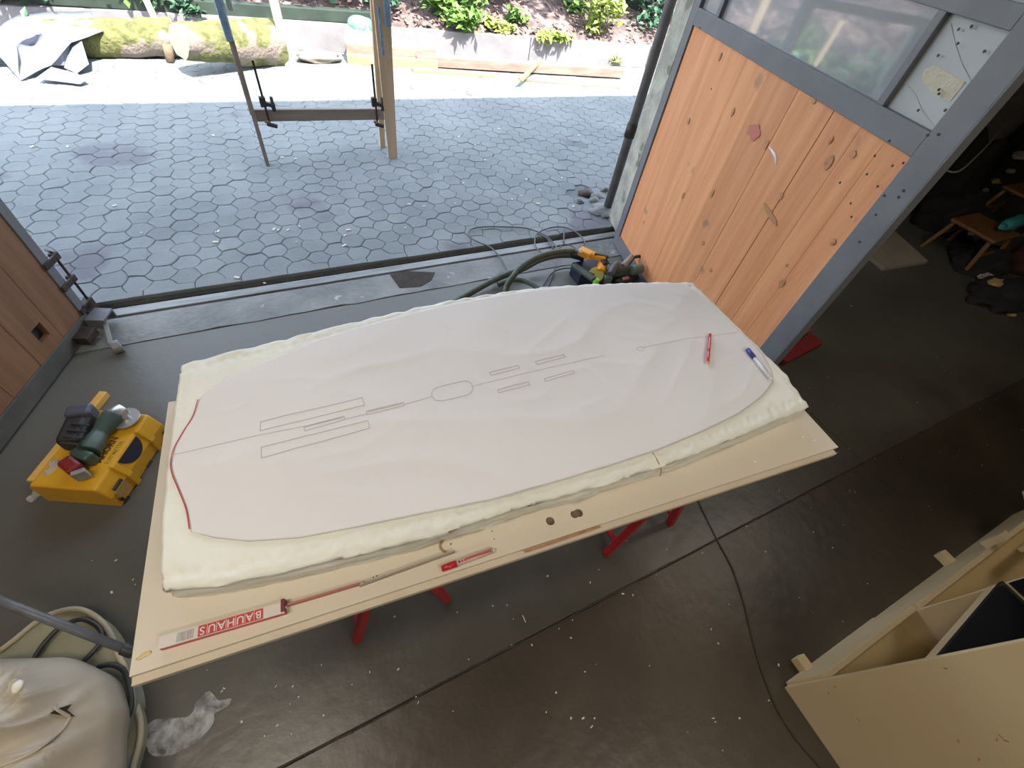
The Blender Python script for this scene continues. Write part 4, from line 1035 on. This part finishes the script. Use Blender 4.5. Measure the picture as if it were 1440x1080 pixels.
# blue film round the tops
b = MB(); b.beam((lq.x - .01, lq.y + .03, .86), (lq.x - .02, lq.y + .03, 1.42), .12, .05, up=(1, 0, 0)); b.build('blue_film', M_bluetape, sh, bevel=.008)
b = MB(); b.beam((lq.x + .05, lq.y + .05, 1.02), (lq.x + .04, lq.y + .05, 1.45), .08, .035, up=(1, 0, 0)); b.build('blue_film', mat('pale_film', (.42, .52, .48), rough=.4), sh, bevel=.008)
b = MB(); b.beam((rq.x + .035, rq.y - .008, .98), (rq.x + .03, rq.y - .008, 1.46), .03, .05, up=(1, 0, 0)); b.build('blue_film', M_bluetape, sh, bevel=.008)
b = MB(); b.beam((rq.x - .02, rq.y - .012, .80), (rq.x - .03, rq.y - .012, 1.10), .012, .022, up=(1, 0, 0)); b.build('blue_film', M_bluetape, sh, bevel=.004)
def clamp(pxs, label):
    t = root('bar_clamp', tuple(PY(*pxs[1], YF)), label, 'clamp', 'clamps on the yard frame')
    top, mid, bot = [PY(px, py, YF + .03) for px, py in pxs]
    MB().beam(top, bot, .006, .016, up=(1, 0, 0)).build('bar', M_iron, t)
    MB().beam(mid + Vector((0, 0, .0)), mid + Vector((.075, -.02, -.015)), .03, .028).build('sliding_jaw', M_black, t, bevel=.004)
    MB().tube([mid + Vector((.06, -.02, .05)), mid + Vector((.06, -.02, -.05))], [.012, .016], 10).build('handle', M_black, t)
    MB().box(mid + Vector((-.005, 0, .01)), (.045, .04, .07)).build('housing', M_black, t, bevel=.006)
    MB().beam(bot + Vector((-.02, 0, .01)), bot + Vector((.05, -.02, -.005)), .028, .024).build('fixed_jaw', M_black, t, bevel=.004)
    MB().tube([bot + Vector((-.03, 0, .03)), bot + Vector((.0, 0, .02))], .012, 10).build('pad', M_redwood, t)
clamp([(355, 85), (371, 145), (380, 176)], 'black bar clamp at the end of the crossbar beside the thin upright')
clamp([(523, 90), (527, 145), (531, 176)], 'black bar clamp at the end of the crossbar beside the broad board')

# ------------------------------------------------------------------ edging, bank, logs, beams
YB = 7.5
def yb(x): return YB - .10 * max(0, x)
we = root('edging_wall', (1.5, YB, 0), 'grey edging boards holding back the planted bank', 'edging', kind='structure')
for i in range(7):
    x0 = -4.5 + i * 2.1
    MB().beam((x0, yb(x0), .15), (x0 + 2.09, yb(x0 + 2.09), .15), .06, .30).build('board', M_wallboard, we, bevel=.004)
yd = MB().box((2, 8.2, -.06), (18, 2.6, .1)); tag(yd.build('ground', M_soil), 'soil ground beyond the paving', 'ground', kind='structure')
# bank
b = MB(); n1, n2 = 150, 70; vs = []
for j in range(n2 + 1):
    for i in range(n1 + 1):
        x = -7 + i * 20 / n1; y = yb(x) + .04 + (j / n2) ** 1.2 * 7
        z = .24 + (y - yb(x)) * .42 + .06 * noise.noise(Vector((x * 1.3, y * 1.5, 0))) + .03 * noise.noise(Vector((x * 5, y * 5, 0)))
        vs.append((x, y, z))
fs = [(j * (n1 + 1) + i, j * (n1 + 1) + i + 1, (j + 1) * (n1 + 1) + i + 1, (j + 1) * (n1 + 1) + i) for j in range(n2) for i in range(n1)]
b.poly(vs, fs); tag(b.build('bank', M_soil, smooth=True, loc=(3, 9, .3)), 'sloping bank of pinkish leaf litter above the edging boards', 'bank', kind='structure')
tag(MB().beam((-3.6, YB + .25, .36), (1.75, YB - .05, .36), .12, .13).build('green_beam', M_darkgreen, bevel=.01), 'dark green beam lying on the edging behind the mossy logs', 'beam')
tag(MB().beam((5.6, 8.0, .75), (6.9, 7.5, .55), .18, .16).build('dark_beam', M_darkgreen, bevel=.01), 'dark beam lying on the bank near the downpipe top', 'beam')
# leaf litter scattered on bank and yard edge
rl = random.Random(5)
def bank_z(x, y): return .24 + (y - yb(x)) * .42 + .06 * noise.noise(Vector((x * 1.3, y * 1.5, 0))) + .03 * noise.noise(Vector((x * 5, y * 5, 0)))
def on_bank(px, py):
    Y = 6.6
    while Y < 14:
        q = PY(px, py, Y)
        if Y > yb(q.x) and q.z <= bank_z(q.x, Y): return q
        Y += .03
    return PY(px, py, 9)
def leafquad(b, c, s, nrm, rnd):
    n = Vector(nrm); a = n.orthogonal().normalized(); a.rotate(Matrix.Rotation(rnd.uniform(0, 6.28), 3, n)) if False else None
    q = Matrix.Rotation(rnd.uniform(0, 6.28), 3, n.normalized()); a = q @ a; w_ = n.normalized().cross(a)
    v = [c - a * s, c + w_ * s * .45 + n * s * .1, c + a * s, c - w_ * s * .45 + n * s * .1]
    bv = [b.b.verts.new(x) for x in v]; b.b.faces.new((bv[0], bv[1], bv[2])); b.b.faces.new((bv[0], bv[2], bv[3]))
b = MB()
for k in range(4200):
    x = rl.uniform(-5, 10); y = yb(x) + .1 + rl.random() ** 1.4 * 3.6
    z = .27 + (y - yb(x)) * .42 + .06 * noise.noise(Vector((x * 1.3, y * 1.5, 0))) + .03 * noise.noise(Vector((x * 5, y * 5, 0)))
    leafquad(b, Vector((x, y, z)), rl.uniform(.025, .06), (rl.uniform(-.5, .5), rl.uniform(-.7, .3), 1), rl)
tag(b.build('leaf_litter', mat('dry_leaves', (.40, .30, .27), (.12, .07, .055), scale=14, rough=.8, contrast=(.42, .55))), 'dry leaves strewn over the bank', 'leaf litter', kind='stuff')

def shrub(px, py, Y, r, n, m, label, h=.4, seed=0, leaf=.062, name='leafy_shrub', cat='shrub', grp='shrubs on the bank'):
    c = on_bank(px, py + 8); rnd = random.Random(seed * 17 + 3); n = int(n * 1.6)
    gz_ = c.z; c.z += h * .4
    t = root(name, (c.x, c.y, gz_), label, cat, grp)
    st = MB(); tips = []
    for k in range(7):
        a = rnd.uniform(0, 6.28); e = c + Vector((math.cos(a) * r * rnd.uniform(.2, .9), math.sin(a) * r * .5, rnd.uniform(-.3, .9) * h))
        st.tube([Vector((c.x, c.y, gz_ - .02)), (Vector((c.x, c.y, gz_)) + e) / 2 + Vector((rnd.uniform(-.05, .05), 0, .05)), e], [.008, .006, .003], 5); tips.append(e)
    st.build('stems', M_stem, t, kind='stuff')
    b = MB()
    for k in range(n):
        e = rnd.choice(tips); p = e + Vector((rnd.gauss(0, r * .28), rnd.gauss(0, r * .25), rnd.gauss(0, h * .25)))
        leafquad(b, p, leaf * rnd.uniform(.6, 1.3), (rnd.uniform(-.8, .8), rnd.uniform(-1, .3), 1), rnd)
    b.build('foliage', m, t, kind='stuff')
shrub(625, 12, 8.0, .50, 900, M_leaf, 'dense green shrub behind the reddish beams, biggest on the bank', .35, 1)
shrub(645, 38, 7.7, .25, 260, M_leaf, 'green shrub hanging over the edging boards behind the beams', .2, 2)
shrub(727, 26, 7.8, .14, 90, M_leaf, 'small round green plant right of the dense shrub', .12, 3, .05)
shrub(700, 40, 7.9, .18, 110, M_leaf2, 'sparse yellow green seedlings below the small round plant', .1, 4)
shrub(773, 60, 7.6, .22, 160, M_leaf2, 'yellow green plant just above the far end of the beams', .12, 5)
shrub(846, 44, 8.0, .28, 260, M_leaf2, 'tall yellow green plant near the downpipe', .35, 6)
shrub(862, 78, 7.5, .12, 70, M_leaf2, 'low yellow green plant beside the last beam end', .10, 7)
shrub(812, 10, 8.6, .35, 260, M_leaf, 'green plant high on the bank above the tall yellow green one', .3, 8)
shrub(700, -10, 8.6, .5, 500, M_leaf3, 'dark green undergrowth at the top of the bank', .3, 9)
shrub(905, 18, 8.8, .5, 400, M_leaf3, 'dark shrub beside the dark beam on the bank', .35, 10)
shrub(262, 6, 7.6, .28, 420, M_leaf3, 'dark ivy behind the cut log beside the blue film', .22, 11, .05)
shrub(520, -6, 8.2, .5, 320, M_leaf3, 'dark undergrowth behind the broad upright board', .25, 12)
shrub(200, -20, 8.2, .5, 300, M_leaf, 'green shrub behind the mossy log', .3, 13)
shrub(50, -18, 8.4, .6, 420, M_leaf3, 'dark shrub behind the silver tarpaulin', .3, 14)
shrub(430, -12, 8.2, .5, 260, M_leaf3, 'dark shrub behind the slanting pale post', .25, 15)
# tree crown over the bank that throws the dappled shade
tr = root('tree', (4.5, 9.5, 1.2), 'leafy tree over the bank that dapples it with shade', 'tree')
MB().tube(spline([(4.5, 11.5, 1.9), (4.4, 11.0, 2.6), (4.2, 10.0, 3.2), (3.6, 9.0, 3.5)], 5), [.16 - .006 * k for k in range(16)], 10).build('trunk', M_stem, tr)
b = MB()
for k in range(16000):
    x = rl.uniform(-5, 10); y = rl.uniform(6.0, 9.8); z = 3.3 + rl.uniform(-.35, .6)
    if noise.noise(Vector((x * 1.1, y * 1.3, 3))) < -.16: continue
    leafquad(b, Vector((x, y, z)), rl.uniform(.06, .12), (rl.uniform(-.6, .6), rl.uniform(-.6, .6), 1), rl)
b.build('foliage', M_leaf, tr, kind='stuff')

# logs
def log(name, a, c, r0, r1, label, rough=.05, seed=0, seg=26, capend=True):
    a = Vector(a); c = Vector(c); t = root(name, tuple((a + c) / 2 - Vector((0, 0, r0))), label, 'log')
    d = (c - a).normalized(); s_ = d.cross(Vector((0, 0, 1))).normalized(); u = s_.cross(d); b = MB(); N = 40; rr_ = []
    for i in range(N + 1):
        f = i / N; ctr_ = a.lerp(c, f); ring = []
        for k in range(seg):
            th = 2 * math.pi * k / seg; r = r0 + (r1 - r0) * f
            r *= 1 + rough * noise.noise(Vector((math.cos(th) * 2.5 + seed, math.sin(th) * 2.5, f * 6))) * 2 + rough * .5 * noise.noise(Vector((math.cos(th) * 9, math.sin(th) * 9 + seed, f * 12)))
            ring.append(b.b.verts.new(ctr_ + (s_ * math.cos(th) + u * math.sin(th)) * r))
        rr_.append(ring)
    for i in range(N):
        for k in range(seg):
            f_ = b.b.faces.new((rr_[i][k], rr_[i][(k + 1) % seg], rr_[i + 1][(k + 1) % seg], rr_[i + 1][k])); f_.smooth = True
    ends = [[v.co.copy() for v in rr_[0]], [v.co.copy() for v in rr_[N]]]
    b.build('bark', M_moss, t)
    for e, sg in ((ends[0], -1), (ends[1], 1)):
        m_ = MB(); cc_ = sum(e, Vector()) / len(e)
        vs = [cc_ + (p - cc_) * .97 + d * sg * .006 for p in e] + [cc_ + (p - cc_) * .97 - d * sg * .02 for p in e]; nn = len(e)
        m_.poly(vs, [tuple(range(nn)), tuple(range(nn, 2 * nn))[::-1]] + [(i, (i + 1) % nn, nn + (i + 1) % nn, nn + i) for i in range(nn)])
        m_.build('cut_face', M_cut, t)
    return t
a = PY(252, 58, 6.35); c = PY(388, 62, 6.95)
log('cut_log', a, c, .150, .235, 'mossy log with pale sawn end behind the blue wrapped upright', .06, 1)
a = PY(78, 57, 7.05); c = PY(250, 52, 7.05)
log('mossy_log', a, c, .17, .17, 'long moss covered log partly under the silver tarpaulin', .05, 2)
# short stub props
t = MB().tube([PY(235, 62, 6.9), PY(240, 88, 6.85)], [.05, .04], 8); tag(t.build('branch_stub', M_stem), 'dark branch stub between the two logs', 'branch')
q0 = PY(407, 95, 6.8); q0.z = 0
tag(MB().beam(q0, q0 + Vector((-.03, .02, 1.3)), .09, .09, up=(1, 0, 0)).build('pale_post', M_timber, bevel=.004), 'pale square timber post standing behind the crossbar', 'post')
q0 = PY(222, 30, 7.2)
tag(MB().beam((q0.x, 7.2, .12), (q0.x - .10, 7.25, 1.1), .05, .06, up=(1, 0, 0)).build('thin_stake', M_timber, bevel=.003), 'thin pale stake standing behind the long mossy log', 'stake')
# old root / pale stump near beams
q0 = PY(505, 60, 7.15)
t = root('green_sack', (q0.x, q0.y, 0), 'pale green and white garden sack leaning on the edging behind the broad board', 'sack')
MB().blob((q0.x, q0.y - .08, .18), (.20, .12, .25), .2, 2, 3, 9).build('body', mat('pale_sack', (.55, .56, .50), (.65, .66, .6), scale=5, rough=.6, bump=.4), t)
MB().blob((q0.x + .02, q0.y - .08, .36), (.15, .10, .10), .2, 2, 3, 4).build('top', mat('green_sack_top', (.10, .30, .20), (.2, .42, .32), scale=9, rough=.6), t)
q0 = PY(450, 82, 6.95)
tag(MB().blob((q0.x, q0.y, .05), (.26, .12, .07), .4, 2, 3, 12).build('root_wood', M_cut), 'pale rootwood lump on the ground at the foot of the edging', 'root')
# beams
def pbeam(name, p0, p1, w_, h_, m, label, z=0, grp='planks along the bank'):
    a = P(*p0); c = P(*p1); a.z = c.z = z + h_ / 2
    return tag(MB().beam(a, c, w_, h_).build(name, m, bevel=.004), label, 'plank', grp)
pbeam('wooden_plank', (489, 88), (615, 97), .12, .10, M_yellowbeam, 'yellow plank at the near side of the stack behind the broad board')
pbeam('wooden_plank', (489, 86), (612, 93), .11, .10, M_redwood, 'short reddish beam behind the broad board', .10)
pbeam('wooden_plank', (585, 93), (872, 110), .14, .11, M_redwood, 'long reddish beam along the foot of the bank', .02)
pbeam('wooden_plank', (580, 100), (695, 108), .12, .035, M_yellowbeam, 'flat yellow board in front of the long reddish beam')
pbeam('wooden_plank', (730, 112), (870, 124), .10, .03, M_cut, 'thin pale board at the sunny front of the beams')
a = P(733, 112, .10); c = P(760, 84, .16)
tag(MB().beam(a, c, .05, .03).build('wooden_stick', M_yellow_wood, bevel=.003), 'short orange stick leaning across the long reddish beam', 'stick')

# silver tarpaulin draped over the log, folded panels
tp = root('tarpaulin', tuple(PY(60, 118, 6.6)), 'silver grey tarpaulin draped in stiff folds over the mossy log', 'tarpaulin')
TV = dict(a=(-70, 40, 6.95), b=(0, 38, 7.1), c=(28, 17, 7.35), d=(90, 15, 7.35), e=(128, 15, 7.35), f=(146, 45, 6.9), g=(100, 60, 6.62), h=(72, 92, 6.45), i=(33, 120, 6.25), j=(22, 60, 6.65),
          k=(60, 45, 6.72), l=(0, 80, 6.6), m=(-60, 90, 6.6), n=(45, 62, 6.74), o=(25, 90, 6.50))
q = {k_: PY(*v) for k_, v in TV.items()}
for v in q.values(): v.z = max(v.z, .012)
b = MB(); keys = list(q); idx = {k_: i for i, k_ in enumerate(keys)}
tri = ['abj', 'bcj', 'cdk', 'cjk', 'dek', 'efk', 'fgk', 'gnk', 'nkj', 'ghn', 'hon', 'noj', 'hio', 'ioj', 'jil', 'ajl', 'alm']
b.poly([q[k_] for k_ in keys], [tuple(idx[ch] for ch in t_) for t_ in tri])
bmesh.ops.subdivide_edges(b.b, edges=b.b.edges[:], cuts=3, use_grid_fill=True)
bmesh.ops.triangulate(b.b, faces=b.b.faces[:])
for v in b.b.verts: v.co += Vector((0, -.02, .02)) * noise.noise(v.co * 4)
o = b.build('sheet', M_tarp, tp, smooth=True); so = o.modifiers.new('t', 'SOLIDIFY'); so.thickness = .006
for keyset in ([(100, 60, 6.7), (115, 58, 6.7), (125, 90, 6.5), (108, 103, 6.4), (90, 95, 6.5)], [(72, 94, 6.42), (108, 103, 6.35), (122, 112, 6.15), (112, 118, 6.1), (50, 110, 6.2)], [(72, 92, 6.5), (100, 62, 6.72), (92, 92, 6.55)]):
    b = MB(); vv = [PY(*p) for p in keyset]
    for v in vv: v.z = max(v.z, .01)
    cc_ = sum(vv, Vector()) / len(vv) + Vector((0, -.03, .03)); vv.append(cc_); nn = len(vv) - 1
    b.poly(vv, [(i, (i + 1) % nn, nn) for i in range(nn)]); o = b.build('fold', M_tarp, tp); so = o.modifiers.new('t', 'SOLIDIFY'); so.thickness = .006
# dark blue tarp end further left, round tub
q0 = PY(5, 30, 7.5)
tag(MB().blob((q0.x, 7.60, .56), (.35, .12, .10), .2, 2, 3, 2).build('blue_bundle', mat('blue_cloth', (.08, .16, .24), (.14, .24, .32), scale=4, rough=.6)), 'blue cloth bundle behind the silver tarpaulin', 'bundle')
q0 = PY(235, 12, 7.9)
tag(MB().tube([(q0.x, 7.8, .40), (q0.x, 7.8, .62)], [.22, .26], 18).build('green_tub', mat('mint_plastic', (.15, .42, .34), rough=.5)), 'mint green tub on the bank behind the thin stake', 'tub')

# ================================================================== DARK CORNER behind the orange door
wb = root('floor_board', tuple(P(1255, 360)), 'dusty pale board lying on the floor behind the orange door', 'board')
q = [P(*p) for p in ((1205, 352), (1240, 381), (1302, 371), (1255, 328))]
MB().prism([(v.x, v.y) for v in q], 0, .03).build('board', M_oldboard, wb, bevel=.002)
def heap(px, py, d, m, label, seed, name='cloth_heap', cat='heap', z=0):
    q = P(px, py); return tag(MB().blob((q.x, q.y, z), d, .35, 2.4, 4, seed, flat=None).build(name, m), label, cat, 'dark junk in the corner')
heap(1330, 315, (.45, .30, .30), M_heap, 'black cloth heap next to the dusty board', 1)
heap(1305, 284, (.36, .30, .75), M_heap, 'tall black heap behind the free edge of the orange door', 2)
heap(1408, 418, (.42, .22, .14), M_heap, 'low black bag with scraps of paper on top', 3)
heap(1405, 262, (.42, .30, .9), M_heap, 'highest black heap against the dark wall', 4)
heap(1440, 375, (.35, .22, .30), M_heap2, 'dark red cloth heap under the varnished stool', 5)
heap(1375, 372, (.35, .22, .16), M_heap, 'flat dark cloth under the varnished stool', 6)
def stool(p, s, label, zt):
    c = P(*p, zt); t = root('wooden_stool', (c.x, c.y, 0), label, 'stool', 'varnished stools in the junk corner')
    MB().box((c.x, c.y, zt), (.36 * s, .30 * s, .03)).build('seat', M_oldwood, t, bevel=.012)
    for sx in (-1, 1):
        for sy in (-1, 1):
            MB().beam((c.x + sx * .19 * s, c.y + sy * .16 * s, 0), (c.x + sx * .14 * s, c.y + sy * .12 * s, zt - .01), .032, .032, up=(1, 0, 0)).build('leg', M_oldwood, t, bevel=.003)
    for sy in (-1, 1): MB().beam((c.x - .17 * s, c.y + sy * .145 * s, .16), (c.x + .17 * s, c.y + sy * .145 * s, .16), .02, .02).build('stretcher', M_oldwood, t)
stool((1385, 320), 1.35, 'old varnished wooden stool over the black bag in the dark corner', .30)
stool((1450, 272), 1.25, 'orange varnished stool behind the other stool in the dark corner', .40)
a = P(1412, 318, .375); c = P(1437, 309, .375)
t = root('teal_bottle', tuple((a + c) / 2), 'teal plastic bottle lying on the varnished stool', 'bottle')
MB().tube([a, a.lerp(c, .2), a.lerp(c, .9), c], [.03, .055, .055, .045], 14).build('body', M_teal, t)
MB().tube([a.lerp(c, -.15), a], [.022, .022], 10).build('cap', M_teal, t)
sc_ = [((1385, 388), (.07, .05, .03), M_scrapw, 'crumpled whitish paper on the black bag', .16), ((1402, 398), (.10, .05, .03), M_scrapy, 'ochre paper scrap on the black bag', .15), ((1365, 328), (.05, .035, .02), M_scrapw, 'white scrap lying between the stool legs', .35),
       ((1387, 268), (.06, .035, .03), M_scrapw, 'pale scrap on the highest black heap, nearest the stool', .6), ((1402, 255), (.08, .05, .03), M_scrapy, 'ochre scrap among the rubbish above the stool', .6), ((1422, 241), (.07, .04, .03), M_scrapw, 'pale scrap above the ochre one', .6), ((1434, 218), (.12, .08, .04), M_scrapw, 'biggest pale scrap at the frame edge', .6), ((1422, 442), (.035, .03, .02), M_scrapy, 'small yellow scrap on the floor in front of the black bag', .01)]
bpy.context.view_layer.update(); DG = bpy.context.evaluated_depsgraph_get()
for (p, d, m, l, z) in sc_:
    ok_, q, *_ = sc.ray_cast(DG, (0, 0, CAMZ), ray(*p)); q = q if ok_ else P(*p, z); tag(MB().blob(q, d, .6, 2.5, 2, int(p[0])).build('paper_scrap', m, smooth=False), l, 'scrap', 'scraps in the junk corner')
q = spline([P(px, py, .9) for px, py in ((1324, 228), (1332, 240), (1350, 240), (1375, 218), (1395, 197), (1412, 175), (1440, 150))], 6)
tag(MB().tube(q, .006, 6).build('thin_wire', mat('grey_wire', (.20, .19, .18), rough=.6)), 'thin pale wire hanging over the black heaps', 'wire')
